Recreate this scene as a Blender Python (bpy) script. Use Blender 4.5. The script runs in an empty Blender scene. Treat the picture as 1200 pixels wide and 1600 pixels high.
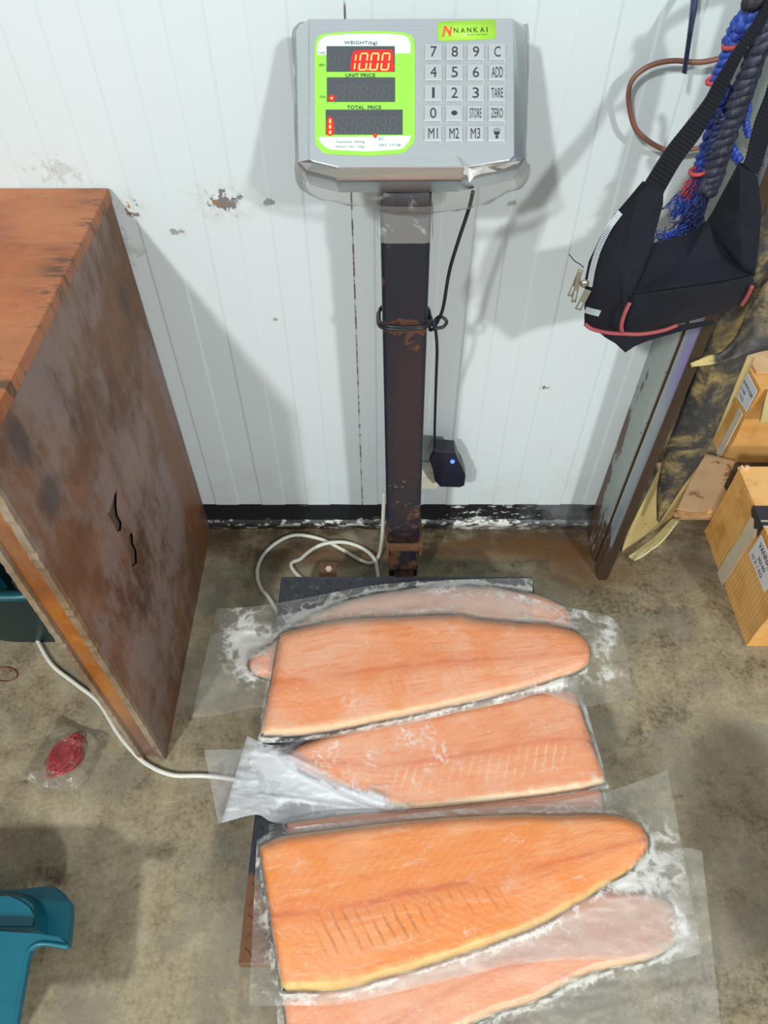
import bpy, bmesh, math, random
import numpy as np
from mathutils import Vector, Matrix, noise as mn
random.seed(7)
SC = bpy.context.scene
COL = SC.collection
# ------------------------------------------------------------------ camera, world, lights, exposure
F, PITCH, H = 1120.0, math.radians(50.3), 1.27
CP, SP = math.cos(PITCH), math.sin(PITCH)
cd = bpy.data.cameras.new('camera'); cam = bpy.data.objects.new('camera', cd); COL.objects.link(cam)
cd.sensor_fit = 'VERTICAL'; cd.sensor_height = 36.0; cd.lens = F / 1600 * 36.0; cd.clip_start = 0.02
cam.location = (0, 0, H); cam.rotation_euler = (math.pi / 2 - PITCH, 0, 0)
SC.camera = cam
w = bpy.data.worlds.new('world'); SC.world = w; w.use_nodes = True
w.node_tree.nodes['Background'].inputs[0].default_value = (0.90, 0.97, 1.0, 1)
w.node_tree.nodes['Background'].inputs[1].default_value = 0.44
def lamp(name, loc, tgt, power, size, col):
    l = bpy.data.lights.new(name, 'AREA'); l.shape = 'DISK'; l.size = size; l.energy = power; l.color = col
    o = bpy.data.objects.new(name, l); COL.objects.link(o); o.location = loc
    o.rotation_euler = (Vector(tgt) - Vector(loc)).to_track_quat('-Z', 'Y').to_euler()
lamp('ceiling_lamp_light', (-1.90, -3.1, 3.74), (0, .5, .1), 122, .27, (0.98, 1.0, 0.97))
lamp('ceiling_lamp_light', (2.4, -3.9, 3.74), (0, .5, .1), 124, .30, (0.98, 1.0, 0.97))
SC.view_settings.view_transform = 'Standard'; SC.view_settings.look = 'None'
SC.view_settings.gamma = 1.0; SC.view_settings.use_curve_mapping = False
SC.view_settings.exposure = 0.44
SC.cycles.transparent_max_bounces = 24

# ------------------------------------------------------------------ helpers
def P(px, py, X=None, Y=None, Z=None, d=None):
    """point on the sight line of a photo pixel that lies on a given plane of the room"""
    u, v = (px - 600) / F, (800 - py) / F
    r = (u, CP + v * SP, -SP + v * CP)
    if X is not None: t = X / r[0]
    elif Y is not None: t = Y / r[1]
    elif Z is not None: t = (Z - H) / r[2]
    else: t = d
    return Vector((r[0] * t, r[1] * t, H + r[2] * t))
def lin(r, g, b):
    f = lambda c: (c / 255 / 12.92) if c / 255 <= .04045 else ((c / 255 + .055) / 1.055) ** 2.4
    return (f(r), f(g), f(b), 1)
def fbm(p, o=3):
    return mn.fractal(Vector(p), 1.0, 2.0, o)

class N:
    def __init__(s, name):
        s.m = bpy.data.materials.new(name); s.m.use_nodes = True; s.t = s.m.node_tree
        s.t.nodes.clear(); s.out = s.t.nodes.new('ShaderNodeOutputMaterial')
        s._pos = None
    def n(s, k, **kw):
        x = s.t.nodes.new('ShaderNode' + k)
        for a, b in kw.items(): setattr(x, a, b)
        return x
    def put(s, sock, v):
        if isinstance(v, bpy.types.NodeSocket): s.t.links.new(v, sock)
        elif v is not None: sock.default_value = v
    @property
    def pos(s):
        if s._pos is None: s._pos = s.n('NewGeometry').outputs['Position']
        return s._pos
    def sc(s, v, scale=(1, 1, 1), loc=(0, 0, 0), rot=(0, 0, 0)):
        x = s.n('Mapping'); s.put(x.inputs[0], v); x.inputs[1].default_value = loc
        x.inputs[2].default_value = rot; x.inputs[3].default_value = scale; return x.outputs[0]
    def noise(s, scale, detail=4, rough=.55, vec=None, dist=0):
        x = s.n('TexNoise'); s.put(x.inputs['Vector'], vec or s.pos); x.inputs['Scale'].default_value = scale
        x.inputs['Detail'].default_value = detail; x.inputs['Roughness'].default_value = rough
        x.inputs['Distortion'].default_value = dist; return x.outputs['Fac']
    def ramp(s, f, stops):
        x = s.n('ValToRGB'); s.put(x.inputs[0], f); e = x.color_ramp.elements
        while len(e) < len(stops): e.new(.5)
        for i, (p, c) in enumerate(stops):
            e[i].position = p; e[i].color = c if not isinstance(c, (int, float)) else (c, c, c, 1)
        return x.outputs[0]
    def step(s, f, a, b):
        x = s.n('MapRange', interpolation_type='SMOOTHSTEP'); s.put(x.inputs[0], f)
        x.inputs[1].default_value = a; x.inputs[2].default_value = b; return x.outputs[0]
    def mix(s, f, a, b, mode='MIX'):
        x = s.n('Mix', data_type='RGBA', blend_type=mode); s.put(x.inputs[0], f); s.put(x.inputs[6], a); s.put(x.inputs[7], b)
        return x.outputs[2]
    def ma(s, op, a, b=0.0, c=None):
        x = s.n('Math', operation=op); s.put(x.inputs[0], a); s.put(x.inputs[1], b)
        if c is not None: s.put(x.inputs[2], c)
        return x.outputs[0]
    def xyz(s, v=None):
        x = s.n('SeparateXYZ'); s.put(x.inputs[0], v or s.pos); return x.outputs
    def bump(s, h, st=.3, d=.002):
        x = s.n('Bump'); s.put(x.inputs['Height'], h); x.inputs['Strength'].default_value = st
        x.inputs['Distance'].default_value = d; return x.outputs[0]
    def bsdf(s, col, rough=.5, metal=0.0, nrm=None, spec=.5, coat=0, sss=0, emit=None, estr=0):
        x = s.n('BsdfPrincipled'); s.put(x.inputs['Base Color'], col); s.put(x.inputs['Roughness'], rough)
        s.put(x.inputs['Metallic'], metal); s.put(x.inputs['Normal'], nrm); s.put(x.inputs['Specular IOR Level'], spec)
        s.put(x.inputs['Coat Weight'], coat)
        if sss:
            x.inputs['Subsurface Weight'].default_value = sss; x.inputs['Subsurface Radius'].default_value = (.012, .004, .002)
            x.inputs['Subsurface Scale'].default_value = .5
        if emit: s.put(x.inputs['Emission Color'], emit); x.inputs['Emission Strength'].default_value = estr
        return x.outputs[0]
    def spot(s, cx, cz, rx, rz, comps=(0, 2)):
        """soft elliptical mask around a place on a surface"""
        o = s.xyz()
        a = s.ma('POWER', s.ma('DIVIDE', s.ma('SUBTRACT', o[comps[0]], cx), rx), 2.0)
        b = s.ma('POWER', s.ma('DIVIDE', s.ma('SUBTRACT', o[comps[1]], cz), rz), 2.0)
        return s.ma('SUBTRACT', 1.0, s.ma('SQRT', s.ma('ADD', a, b)))
    def done(s, sh):
        s.t.links.new(sh, s.out.inputs[0]); return s.m
def plain(name, col, rough=.5, metal=0.0, var=.12, scale=40, bump=.1, spec=.5, coat=0):
    k = N(name); f = k.noise(scale, 4)
    c = k.mix(f, tuple(x * (1 - var) for x in col[:3]) + (1,), tuple(min(1, x * (1 + var)) for x in col[:3]) + (1,))
    return k.done(k.bsdf(c, rough, metal, k.bump(k.noise(scale * 4, 3), bump, .001), spec, coat))
def emis(name, col, st):
    k = N(name); x = k.n('Emission'); x.inputs[0].default_value = col; x.inputs[1].default_value = st
    return k.done(x.outputs[0])

WLOC = {}
def thing(name, loc, label, cat, group=None):
    o = bpy.data.objects.new(name, None); COL.objects.link(o); o.location = loc; o.empty_display_size = .05
    o['label'] = label; o['category'] = cat
    if group: o['group'] = group
    WLOC[o] = Vector(loc); return o
def tag(o, label, cat, group=None):
    o['label'] = label; o['category'] = cat
    if group: o['group'] = group
    return o
def obj(name, bm, m, parent=None, smooth=False, label=None, base=True):
    """links a bmesh built in room coordinates as one object, with its origin at its own base"""
    me = bpy.data.meshes.new(name)
    if isinstance(bm, bpy.types.Mesh): me = bm
    else:
        bmesh.ops.recalc_face_normals(bm, faces=bm.faces) if smooth != 'keep' else None
        bm.to_mesh(me); bm.free()
    co = np.zeros(len(me.vertices) * 3); me.vertices.foreach_get('co', co); co = co.reshape(-1, 3)
    c = (co.min(0) + co.max(0)) / 2
    if parent is None: c[2] = co[:, 2].min()
    co -= c; me.vertices.foreach_set('co', co.reshape(-1)); me.update()
    for q in (m if isinstance(m, (list, tuple)) else [m]): me.materials.append(q)
    if smooth: me.polygons.foreach_set('use_smooth', [True] * len(me.polygons))
    o = bpy.data.objects.new(name, me); COL.objects.link(o)
    c = Vector(c); WLOC[o] = c
    if parent is not None: o.parent = parent; o.location = c - WLOC[parent]
    else: o.location = c
    if label: o['label'] = label
    return o
def struct(name, bm, m, smooth=False):
    o = obj(name, bm, m, None, smooth); o['kind'] = 'structure'; return o
def box(bm, lo, hi, bev=0, M=None, seg=2):
    lo, hi = Vector(lo), Vector(hi)
    t = bmesh.new(); bmesh.ops.create_cube(t, size=1)
    for v in t.verts: v.co = Vector([lo[i] + (v.co[i] + .5) * (hi[i] - lo[i]) for i in range(3)])
    if bev: bmesh.ops.bevel(t, geom=t.edges[:], offset=bev, segments=seg, affect='EDGES', profile=.6)
    merge(bm, t, M); return bm
def merge(bm, t, M=None):
    if M is not None: t.transform(M)
    me = bpy.data.meshes.new('tmp'); t.to_mesh(me); t.free(); bm.from_mesh(me); bpy.data.meshes.remove(me)
def prism(bm, pts, z0, z1, bev=0, M=None, top=None):
    """polygon (2-D) pulled from z0 to z1; `top` gives another outline for the upper end"""
    t = bmesh.new()
    a = [t.verts.new((p[0], p[1], z0)) for p in pts]; b = [t.verts.new((p[0], p[1], z1)) for p in (top or pts)]
    n = len(pts)
    t.faces.new(a[::-1]); ft = t.faces.new(b)
    for i in range(n): t.faces.new((a[i], a[(i + 1) % n], b[(i + 1) % n], b[i]))
    if bev: bmesh.ops.bevel(t, geom=list(ft.edges), offset=bev, segments=2, affect='EDGES')
    merge(bm, t, M); return bm
def loft(bm, rings, cap=True, closed=True):
    vs = [[bm.verts.new(p) for p in r] for r in rings]; n = len(rings[0])
    for a, b in zip(vs, vs[1:]):
        for i in range(n if closed else n - 1):
            bm.faces.new((a[i], a[(i + 1) % n], b[(i + 1) % n], b[i]))
    if cap: bm.faces.new(vs[0][::-1]); bm.faces.new(vs[-1])
    return vs
def spline(pts, n, closed=False):
    p = [Vector(q) for q in pts]; m = len(p); out = []
    seg = m if closed else m - 1
    g = (lambda i: p[i % m]) if closed else (lambda i: p[0] * 2 - p[1] if i < 0 else (p[-1] * 2 - p[-2] if i >= m else p[i]))
    for k in range(n + (0 if closed else 1)):
        t = k / n * seg; i = min(int(t), seg - 1); t -= i
        a, b, c, d = g(i - 1), g(i), g(i + 1), g(i + 2)
        out.append(.5 * ((2 * b) + (c - a) * t + (2 * a - 5 * b + 4 * c - d) * t * t + (3 * b - a - 3 * c + d) * t ** 3))
    return out
def tube(bm, pts, r, seg=8, rfn=None, flat=1.0):
    pts = [Vector(p) for p in pts]; rings = []; up = None
    for i, p in enumerate(pts):
        t = (pts[min(i + 1, len(pts) - 1)] - pts[max(i - 1, 0)]).normalized()
        if up is None: up = t.orthogonal().normalized()
        up = (up - t * up.dot(t)); up = up.normalized() if up.length > 1e-6 else t.orthogonal().normalized()
        s = t.cross(up); rr = r if rfn is None else r * rfn(i / max(1, len(pts) - 1))
        rings.append([p + (up * math.cos(2 * math.pi * k / seg) + s * math.sin(2 * math.pi * k / seg) * flat) * rr for k in range(seg)])
    loft(bm, rings); return bm
def grid(bm, fn, nu, nv, uvname=None, attr=None):
    vs = [[bm.verts.new(fn(i / nu, j / nv)) for j in range(nv + 1)] for i in range(nu + 1)]
    uv = bm.loops.layers.uv.new('uv') if uvname else None
    for i in range(nu):
        for j in range(nv):
            f = bm.faces.new((vs[i][j], vs[i + 1][j], vs[i + 1][j + 1], vs[i][j + 1]))
            if uv:
                for l, (a, b) in zip(f.loops, ((i, j), (i + 1, j), (i + 1, j + 1), (i, j + 1))): l[uv].uv = (a / nu, b / nv)
    return vs
def solid(o, t, off=-1):
    md = o.modifiers.new('thickness', 'SOLIDIFY'); md.thickness = t; md.offset = off; return o
def text_mesh(s, width, height, M, ext=.0003, squeeze=True):
    """lettering as a mesh, centred on M's origin, fitted to width x height"""
    cu = bpy.data.curves.new('t', 'FONT'); cu.body = s; cu.size = 1; cu.extrude = .01; cu.resolution_u = 3
    o = bpy.data.objects.new('t', cu); COL.objects.link(o)
    dg = bpy.context.evaluated_depsgraph_get(); dg.update()
    me = bpy.data.meshes.new_from_object(o.evaluated_get(dg)); bpy.data.objects.remove(o); bpy.data.curves.remove(cu)
    co = np.array([v.co[:] for v in me.vertices]); lo, hi = co.min(0), co.max(0); c = (lo + hi) / 2
    sx = width / max(1e-6, hi[0] - lo[0]); sy = height / max(1e-6, hi[1] - lo[1])
    me.transform(M @ Matrix.Diagonal((sx, sy, ext / .01, 1)) @ Matrix.Translation((-c[0], -c[1], 0)))
    me.materials.clear(); return me

# ------------------------------------------------------------------ the room: wall, base strip, floor, steel jamb
def m_wall():
    k = N('white_panel_paint'); o = k.xyz()
    base = k.mix(k.noise(3, 3), (.585, .66, .675, 1), (.63, .70, .715, 1))
    scuff = k.step(k.noise(9, 8, .7, k.sc(k.pos, (1, 1, .35))), .60, .78)
    base = k.mix(k.ma('MULTIPLY', scuff, .20), base, (.52, .50, .44, 1))
    low = k.ma('MULTIPLY', k.step(o[2], .36, .09), k.step(k.noise(14, 6, .7), .42, .66))
    base = k.mix(k.ma('MULTIPLY', low, .28), base, (.50, .46, .38, 1))
    # grime in the panel joint
    j = k.ma('ABSOLUTE', k.ma('SUBTRACT', o[0], -.0465))
    jm = k.ma('MULTIPLY', k.step(j, .0022, .0004), k.step(k.noise(60, 5, .7), .44, .54))
    base = k.mix(jm, base, (.20, .15, .10, 1))
    fine = k.noise(170, 5, .65); mid = k.noise(55, 5, .65)
    for (px, py, rx, rz, pw) in ((347, 316, .046, .032, 1.0), (420, 316, .018, .012, .7), (203, 328, .02, .022, 1), (90, 268, .05, .035, .18),
                                 (275, 364, .016, .008, .6), (430, 500, .01, .006, .5), (852, 606, .012, .008, .9), (800, 318, .01, .01, .5), (185, 385, .05, .06, .2)):
        q = P(px, py, Y=1.0); sp = k.spot(q.x, q.z, rx, rz)
        halo = k.ma('MULTIPLY', k.step(sp, -.5, .8), k.step(mid, .42, .60))
        base = k.mix(k.ma('MULTIPLY', halo, .5 * pw), base, (.45, .40, .28, 1))
        chip = k.step(k.ma('ADD', k.ma('MULTIPLY', sp, .30), mid), .68, .70)
        base = k.mix(k.ma('MULTIPLY', chip, min(1, pw * 1.1)), base, (.16, .18, .20, 1))
        rust = k.step(k.ma('ADD', k.ma('MULTIPLY', sp, .22), fine), .715, .74)
        base = k.mix(k.ma('MULTIPLY', rust, pw), base, (.38, .15, .02, 1))
    return k.done(k.bsdf(base, .38, 0, k.bump(k.noise(25, 3), .05, .002), .4))
def m_floor():
    k = N('stained_concrete'); o = k.xyz()
    a = k.noise(4.5, 8, .68, dist=.4); b = k.noise(22, 8, .72); c = k.noise(120, 7, .78)
    t = k.ma('ADD', k.ma('MULTIPLY', a, .44), k.ma('ADD', k.ma('MULTIPLY', b, .34), k.ma('MULTIPLY', c, .36)))
    col = k.ramp(t, [(.41, (.050, .038, .021, 1)), (.485, (.135, .104, .060, 1)), (.54, (.25, .205, .128, 1)), (.615, (.345, .290, .188, 1)), (.72, (.45, .39, .28, 1))])
    # greyer film of worn cement in places
    col = k.mix(k.ma('MULTIPLY', k.step(k.noise(7, 6, .6, k.sc(k.pos, loc=(4, 2, 0))), .48, .60), .60), col, (.225, .205, .160, 1))
    # rust and damp along the foot of the wall
    near = k.step(o[1], .80, .99)
    damp = k.ma('MULTIPLY', near, k.step(k.noise(9, 6, .65, k.sc(k.pos, (.6, 1, 1))), .34, .56))
    col = k.mix(k.ma('MULTIPLY', damp, .85), col, (.055, .032, .014, 1))
    for (x, y, rx, ry) in ((.43, .90, .16, .10), (.30, .95, .30, .05), (-.10, .93, .2, .04)):
        sp = k.spot(x, y, rx, ry, (0, 1))
        col = k.mix(k.ma('MULTIPLY', k.step(k.ma('ADD', sp, k.ma('MULTIPLY', k.ma('SUBTRACT', b, .5), 1.6)), .05, .7), .62), col, (.125, .050, .012, 1))
    # darker patch on the right of the scale
    for (x, y, rx, ry, f) in ((.62, .33, .13, .26, .62),):
        sp = k.spot(x, y, rx, ry, (0, 1))
        col = k.mix(k.ma('MULTIPLY', k.step(k.ma('ADD', sp, k.ma('MULTIPLY', k.ma('SUBTRACT', a, .5), 1.2)), .0, .45), f), col, (.040, .029, .016, 1))
    speck = k.step(k.noise(260, 2, .5), .70, .74)
    col = k.mix(k.ma('MULTIPLY', speck, .6), col, (.03, .02, .012, 1))
    grit = k.step(k.noise(190, 2, .5, k.sc(k.pos, loc=(3, 9, 1))), .735, .76)
    col = k.mix(k.ma('MULTIPLY', grit, .6), col, (.5, .45, .36, 1))
    rough = k.ramp(k.noise(8, 6, .6), [(.35, .42), (.65, .75)])
    return k.done(k.bsdf(col, rough, 0, k.bump(k.ma('ADD', b, k.ma('MULTIPLY', c, .4)), .35, .004), .4))
M_WALL, M_FLOOR = m_wall(), m_floor()

bm = bmesh.new()
xs = []
x = -.0665 - .0493 * 31; lev = 0
while x < .4999:
    xs.append((x - .002, lev)); lev = 1 - lev; xs.append((x + .002, lev)); x += .0493 if abs(x + .0665) > .001 else .0525
xs = [q for q in xs if not (-.075 < q[0] < -.02)]
xs += [(-.0475, 0), (-.0470, 1.0), (-.0461, 1.0), (-.0456, 0)]
xs.sort(); xs.append((.50, xs[-1][1]))
prof = [(a, 1.0 + .0016 * l) for a, l in xs] + [(.50, 1.08), (xs[0][0], 1.08)]
prism(bm, prof, .090, 2.3)
struct('wall_back', bm, M_WALL)
bm = bmesh.new(); grid(bm, lambda u, v: Vector((-3 + 6 * u, -2.6 + 5.2 * v, 0)), 4, 4)
fl = struct('floor', bm, M_FLOOR); solid(fl, .05, -1)
bm = bmesh.new(); box(bm, (.50, 2.55, 0), (3, 2.6, 2.3)); struct('wall_far', bm, plain('far_wall_paint', (.55, .57, .55, 1), .6))

def m_base():
    k = N('chipped_black_strip'); o = k.xyz()
    str_ = k.sc(k.pos, (26, 1, 70)); n = k.noise(1.6, 8, .72, str_); n2 = k.noise(6, 5, .7)
    col = k.mix(k.noise(60, 3), (.006, .007, .010, 1), (.016, .017, .022, 1))
    # white under-paint showing where the black has flaked: mostly to the right and along the bottom edge
    side = k.ma('MULTIPLY', k.step(o[0], .10, .20), k.step(o[0], .37, .27))
    lowp = k.step(o[2], .050, .026)
    e = k.ma('ADD', n, k.ma('ADD', k.ma('MULTIPLY', side, .11), k.ma('MULTIPLY', lowp, .13)))
    col = k.mix(k.step(e, .66, .69), col, (.62, .64, .60, 1))
    grey = k.ma('MULTIPLY', k.step(o[0], .26, .32), k.step(n2, .38, .6))
    col = k.mix(k.ma('MULTIPLY', grey, .75), col, (.17, .18, .19, 1))
    rust = k.ma('MULTIPLY', k.step(o[2], .04, .006), k.step(k.noise(20, 6, .7), .40, .55))
    col = k.mix(k.ma('MULTIPLY', rust, .85), col, (.045, .022, .009, 1))
    return k.done(k.bsdf(col, .42, 0, k.bump(n, .4, .002)))
bm = bmesh.new()
rows = [(0, .004), (.012, .001), (.020, -.004), (.026, -.0055), (.031, -.003), (.036, .002), (.0905, .003), (.0905, .06), (0, .06)]
loft(bm, [[Vector((-1.6 + 2.09 * i / 60, 1.0 + dy + .0012 * fbm((i * .9, z * 30, 0)), z)) for z, dy in rows] for i in range(61)])
struct('baseboard_back', bm, m_base())

def m_jamb():
    k = N('worn_steel_jamb'); o = k.xyz(); n = k.noise(16, 8, .7, k.sc(k.pos, (1, 1, .35))); s = k.noise(90, 4)
    col = k.mix(k.noise(8, 5), (.27, .31, .29, 1), (.42, .46, .43, 1))
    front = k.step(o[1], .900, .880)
    col = k.mix(k.ma('MULTIPLY', front, .6), col, (.27, .29, .36, 1))
    lilac_refl = k.ma('MULTIPLY', front, k.ma('MULTIPLY', k.step(o[2], .46, .56), k.step(o[2], .70, .60)))
    col = k.mix(k.ma('MULTIPLY', lilac_refl, .8), col, (.27, .23, .50, 1))  # lavender reflection painted into the front colour
    face = k.step(o[0], .4565, .4590)
    rust = k.step(k.ma('ADD', n, k.ma('ADD', k.ma('MULTIPLY', k.step(o[2], .34, .0), .22), k.ma('MULTIPLY', k.step(o[1], .960, .990), .15))), .625, .67)
    col = k.mix(k.ma('MULTIPLY', rust, .9), col, k.mix(s, (.055, .026, .012, 1), (.17, .065, .025, 1)))
    col = k.mix(face, col, k.mix(n, (.02, .014, .010, 1), (.085, .05, .03, 1)))
    col = k.mix(k.step(s, .66, .72), col, (.04, .03, .02, 1))
    return k.done(k.bsdf(col, .45, .25, k.bump(n, .4, .003)))
bm = bmesh.new()
jp = [(.4555, 1.0), (.4540, .925), (.4555, .917), (.4625, .913), (.4625, .906), (.4555, .901), (.4550, .873), (.4580, .866), (.474, .866), (.479, .871),
      (.479, .895), (.472, .900), (.472, .97), (.492, .975), (.498, 1.0)]
t = []
for z in (0, .3, .6, .9, 1.2, 1.6, 2.0): t.append([Vector((a, b - .0005, z)) for a, b in jp])
loft(bm, t)
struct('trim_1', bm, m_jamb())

# ------------------------------------------------------------------ wooden desk at the left
DXR, DYF, DZT = -.390, .480, .784
def m_wood(name, cols, scl, scuff, rough=.5, hilite=(.30, .24, .22, 1), dark=.55, coat=0, spec=.4):
    k = N(name)
    g = k.noise(1.0, 8, .68, k.sc(k.pos, scl), .6); b = k.noise(5.5, 6, .62, dist=.7); f = k.noise(1.0, 6, .75, k.sc(k.pos, tuple(q * 3.2 for q in scl)))
    col = k.ramp(k.ma('ADD', k.ma('MULTIPLY', b, .62), k.ma('MULTIPLY', g, .38)), [(.34, cols[0]), (.50, cols[1]), (.64, cols[2])])
    sc_ = k.step(k.ma('ADD', k.ma('MULTIPLY', k.noise(3.8, 5, .6, k.sc(k.pos, loc=(2, 5, 1))), .7), k.ma('MULTIPLY', f, .34)), .47, .60)
    col = k.mix(k.ma('MULTIPLY', sc_, scuff), col, hilite)
    dk = k.step(k.noise(11, 6, .66, k.sc(k.pos, (1, 1, .5), (1, 7, 3)), .6), .60, .72)
    col = k.mix(k.ma('MULTIPLY', dk, dark), col, (.035, .022, .018, 1))
    lines = k.step(f, .63, .72)
    col = k.mix(k.ma('MULTIPLY', lines, .35), col, (.06, .03, .018, 1))
    return k, col, k.bump(k.ma('ADD', g, f), .25, .0015), rough, coat, spec
k, c, nb, r, ct, sp_ = m_wood('scuffed_brown_plywood', ((.080, .036, .019, 1), (.165, .074, .038, 1), (.26, .125, .062, 1)), (12, 12, 5), .72, .5, (.265, .20, .185, 1))
o = k.xyz()
c = k.mix(k.ma('MULTIPLY', k.step(k.ma('ADD', k.spot(.93, .28, .05, .30, (1, 2)), k.ma('MULTIPLY', k.noise(14, 5), .8)), .35, .75), .6), c, (.21, .075, .018, 1))
for (px, py, ry, rz) in ((90, 400, .02, .05), (30, 690, .03, .05), (80, 780, .05, .05), (195, 470, .02, .05)):
    q = P(px, py, X=DXR); c = k.mix(k.ma('MULTIPLY', k.step(k.ma('ADD', k.spot(q.y, q.z, ry, rz, (1, 2)), k.ma('MULTIPLY', k.noise(26, 6, .7, k.sc(k.pos, (1, 1, .4))), 1.5)), .85, 1.45), .7), c, (.055, .045, .045, 1))
M_PLY = k.done(k.bsdf(c, .5, 0, nb, .4))
k, c, nb, r, ct, sp_ = m_wood('worn_table_top', ((.20, .056, .016, 1), (.33, .095, .026, 1), (.45, .145, .045, 1)), (4, 16, 8), .30, .38, (.48, .22, .10, 1), .35)
o = k.xyz()
edge = k.ma('MULTIPLY', k.step(o[0], DXR - .05, DXR - .004), k.step(k.noise(1, 6, .7, k.sc(k.pos, (8, 34, 8))), .48, .60))
c = k.mix(k.ma('MULTIPLY', edge, .85), c, (.05, .025, .016, 1))
M_TOP = k.done(k.bsdf(c, .34, 0, nb, .28))
k, c, nb, r, ct, sp_ = m_wood('amber_varnished_edge', ((.12, .04, .010, 1), (.30, .095, .014, 1), (.42, .17, .03, 1)), (14, 14, 3), .25, .35, (.34, .22, .16, 1), .75)
c = k.mix(k.step(k.xyz()[2], .26, .06), c, k.mix(k.noise(30, 5, .6, k.sc(k.pos, (1, 1, .15))), (.10, .04, .025, 1), (.27, .15, .11, 1)))
M_EDGE = k.done(k.bsdf(c, .3, 0, nb, .5))
k, c, nb, r, ct, sp_ = m_wood('split_ply_edge', ((.08, .045, .024, 1), (.19, .12, .065, 1), (.33, .22, .11, 1)), (30, 30, 5), .5, .6, (.34, .29, .24, 1), .8)
M_SPLIT = k.done(k.bsdf(c, .7, 0, nb, .3))
M_HOLE = plain('dark_splintered_wood', (.085, .052, .033, 1), .8, 0, .5, 90, .5)

desk = thing('wooden_desk', (-.75, .74, 0), 'scuffed brown plywood desk with a reddish top standing against the wall at left', 'desk')
# side panel: outer sheet with two splits through it, inner sheet, varnished edge between them
def sheet_with_holes(bm, x0, x1, ylo, yhi, zlo, zhi, holes, depth):
    t = bmesh.new()
    def ring(pts, x): return [t.verts.new((x, p[0], p[1])) for p in pts]
    # outer outline subdivided with a slightly irregular (worn) front edge
    outl = [(yhi, zlo), (yhi, zhi)] + [(ylo + .0015 * fbm((i * 1.7, 3, 0)), zhi + (zlo - zhi) * i / 30) for i in range(31)]
    R = [ring(outl, x1)] + [ring(h, x1) for h in holes]
    ed = []
    for r_ in R:
        for i in range(len(r_)): ed.append(t.edges.new((r_[i], r_[(i + 1) % len(r_)])))
    bmesh.ops.triangle_fill(t, edges=ed, use_beauty=True)
    b = ring(outl, x0)
    for i in range(len(b)): t.faces.new((R[0][i], R[0][(i + 1) % len(b)], b[(i + 1) % len(b)], b[i]))
    t.faces.new(b[::-1])
    merge(bm, t)
hpx = [[(182, 764), (172, 797), (168, 804), (178, 820), (183, 831), (189, 829), (190, 817), (184, 806), (182, 792)],
       [(205, 832), (200, 838), (206, 886), (214, 880), (213, 860), (208, 850), (207, 836)]]
holes = [[(P(a, b, X=DXR).y, P(a, b, X=DXR).z) for a, b in h] for h in hpx]
bm = bmesh.new(); sheet_with_holes(bm, DXR - .008, DXR, DYF, .998, .0, DZT - .006, holes, .008)
obj('side_panel', bm, M_PLY, desk)
bm = bmesh.new(); box(bm, (DXR - .040, DYF + .004, .004), (DXR - .008, .99, DZT - .02)); obj('panel_core', bm, M_EDGE, desk)
bm = bmesh.new(); box(bm, (DXR - .048, DYF, .0), (DXR - .040, .998, DZT - .02)); obj('inner_panel', bm, M_SPLIT, desk)
# splintered rim along the front edge of the outer sheet
def strip(x0, x1, name, seed):
    bm = bmesh.new(); rings = []
    for i in range(90):
        z = .001 + (DZT - .02) * i / 89; j = .0022 * fbm((i * .8, seed, 0), 2); e = .0016 * fbm((i * 1.3, seed + 4, 0), 2)
        rings.append([Vector((x0 + e, DYF - .0015 + j, z)), Vector((x1 + j * .4, DYF - .002 + j, z)), Vector((x1 + .0012 + j * .4, DYF + .004, z)), Vector((x0 + e, DYF + .006, z))])
    loft(bm, rings); obj(name, bm, M_SPLIT, desk)
strip(DXR - .011, DXR - .0006, 'splintered_edge', 3); strip(DXR - .048, DXR - .039, 'splintered_edge', 11)
for h in holes:
    bm = bmesh.new(); prism(bm, [(p[0], p[1]) for p in h], 0, .002, 0, Matrix(((0, 0, 1, DXR - .0079), (1, 0, 0, 0), (0, 1, 0, 0), (0, 0, 0, 1))) @ Matrix.Translation((0, 0, .003)))
    obj('split_hole', bm, M_HOLE, desk, label='dark split through the side panel')
bm = bmesh.new(); box(bm, (-1.35, DYF - .004, DZT - .018), (DXR + .002, .998, DZT), .002); obj('table_top', bm, M_TOP, desk)
bm = bmesh.new(); box(bm, (-1.35, DYF + .01, 0), (-1.30, .99, DZT - .018)); obj('side_panel', bm, M_PLY, desk)
bm = bmesh.new(); box(bm, (-1.30, .965, .25), (DXR - .049, .985, DZT - .018)); obj('back_panel', bm, M_PLY, desk)

# teal tub under the desk
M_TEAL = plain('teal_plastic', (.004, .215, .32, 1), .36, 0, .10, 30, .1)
bm = bmesh.new()
rr = lambda a, b, z, x0=-.70, y0=.80: [Vector((x0 + a * math.copysign(abs(math.cos(t)) ** .5, math.cos(t)), y0 + b * math.copysign(abs(math.sin(t)) ** .5, math.sin(t)), z)) for t in [2 * math.pi * i / 40 for i in range(40)]]
loft(bm, [rr(.10, .085, .001), rr(.125, .105, .20), rr(.138, .118, .20), rr(.138, .118, .212), rr(.121, .101, .212), rr(.097, .082, .006)])
tag(obj('plastic_tub', bm, plain('dark_teal_plastic', (.002, .075, .10, 1), .4), None, True), 'dark teal plastic tub on the floor in the shade under the wooden desk', 'tub')

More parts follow.
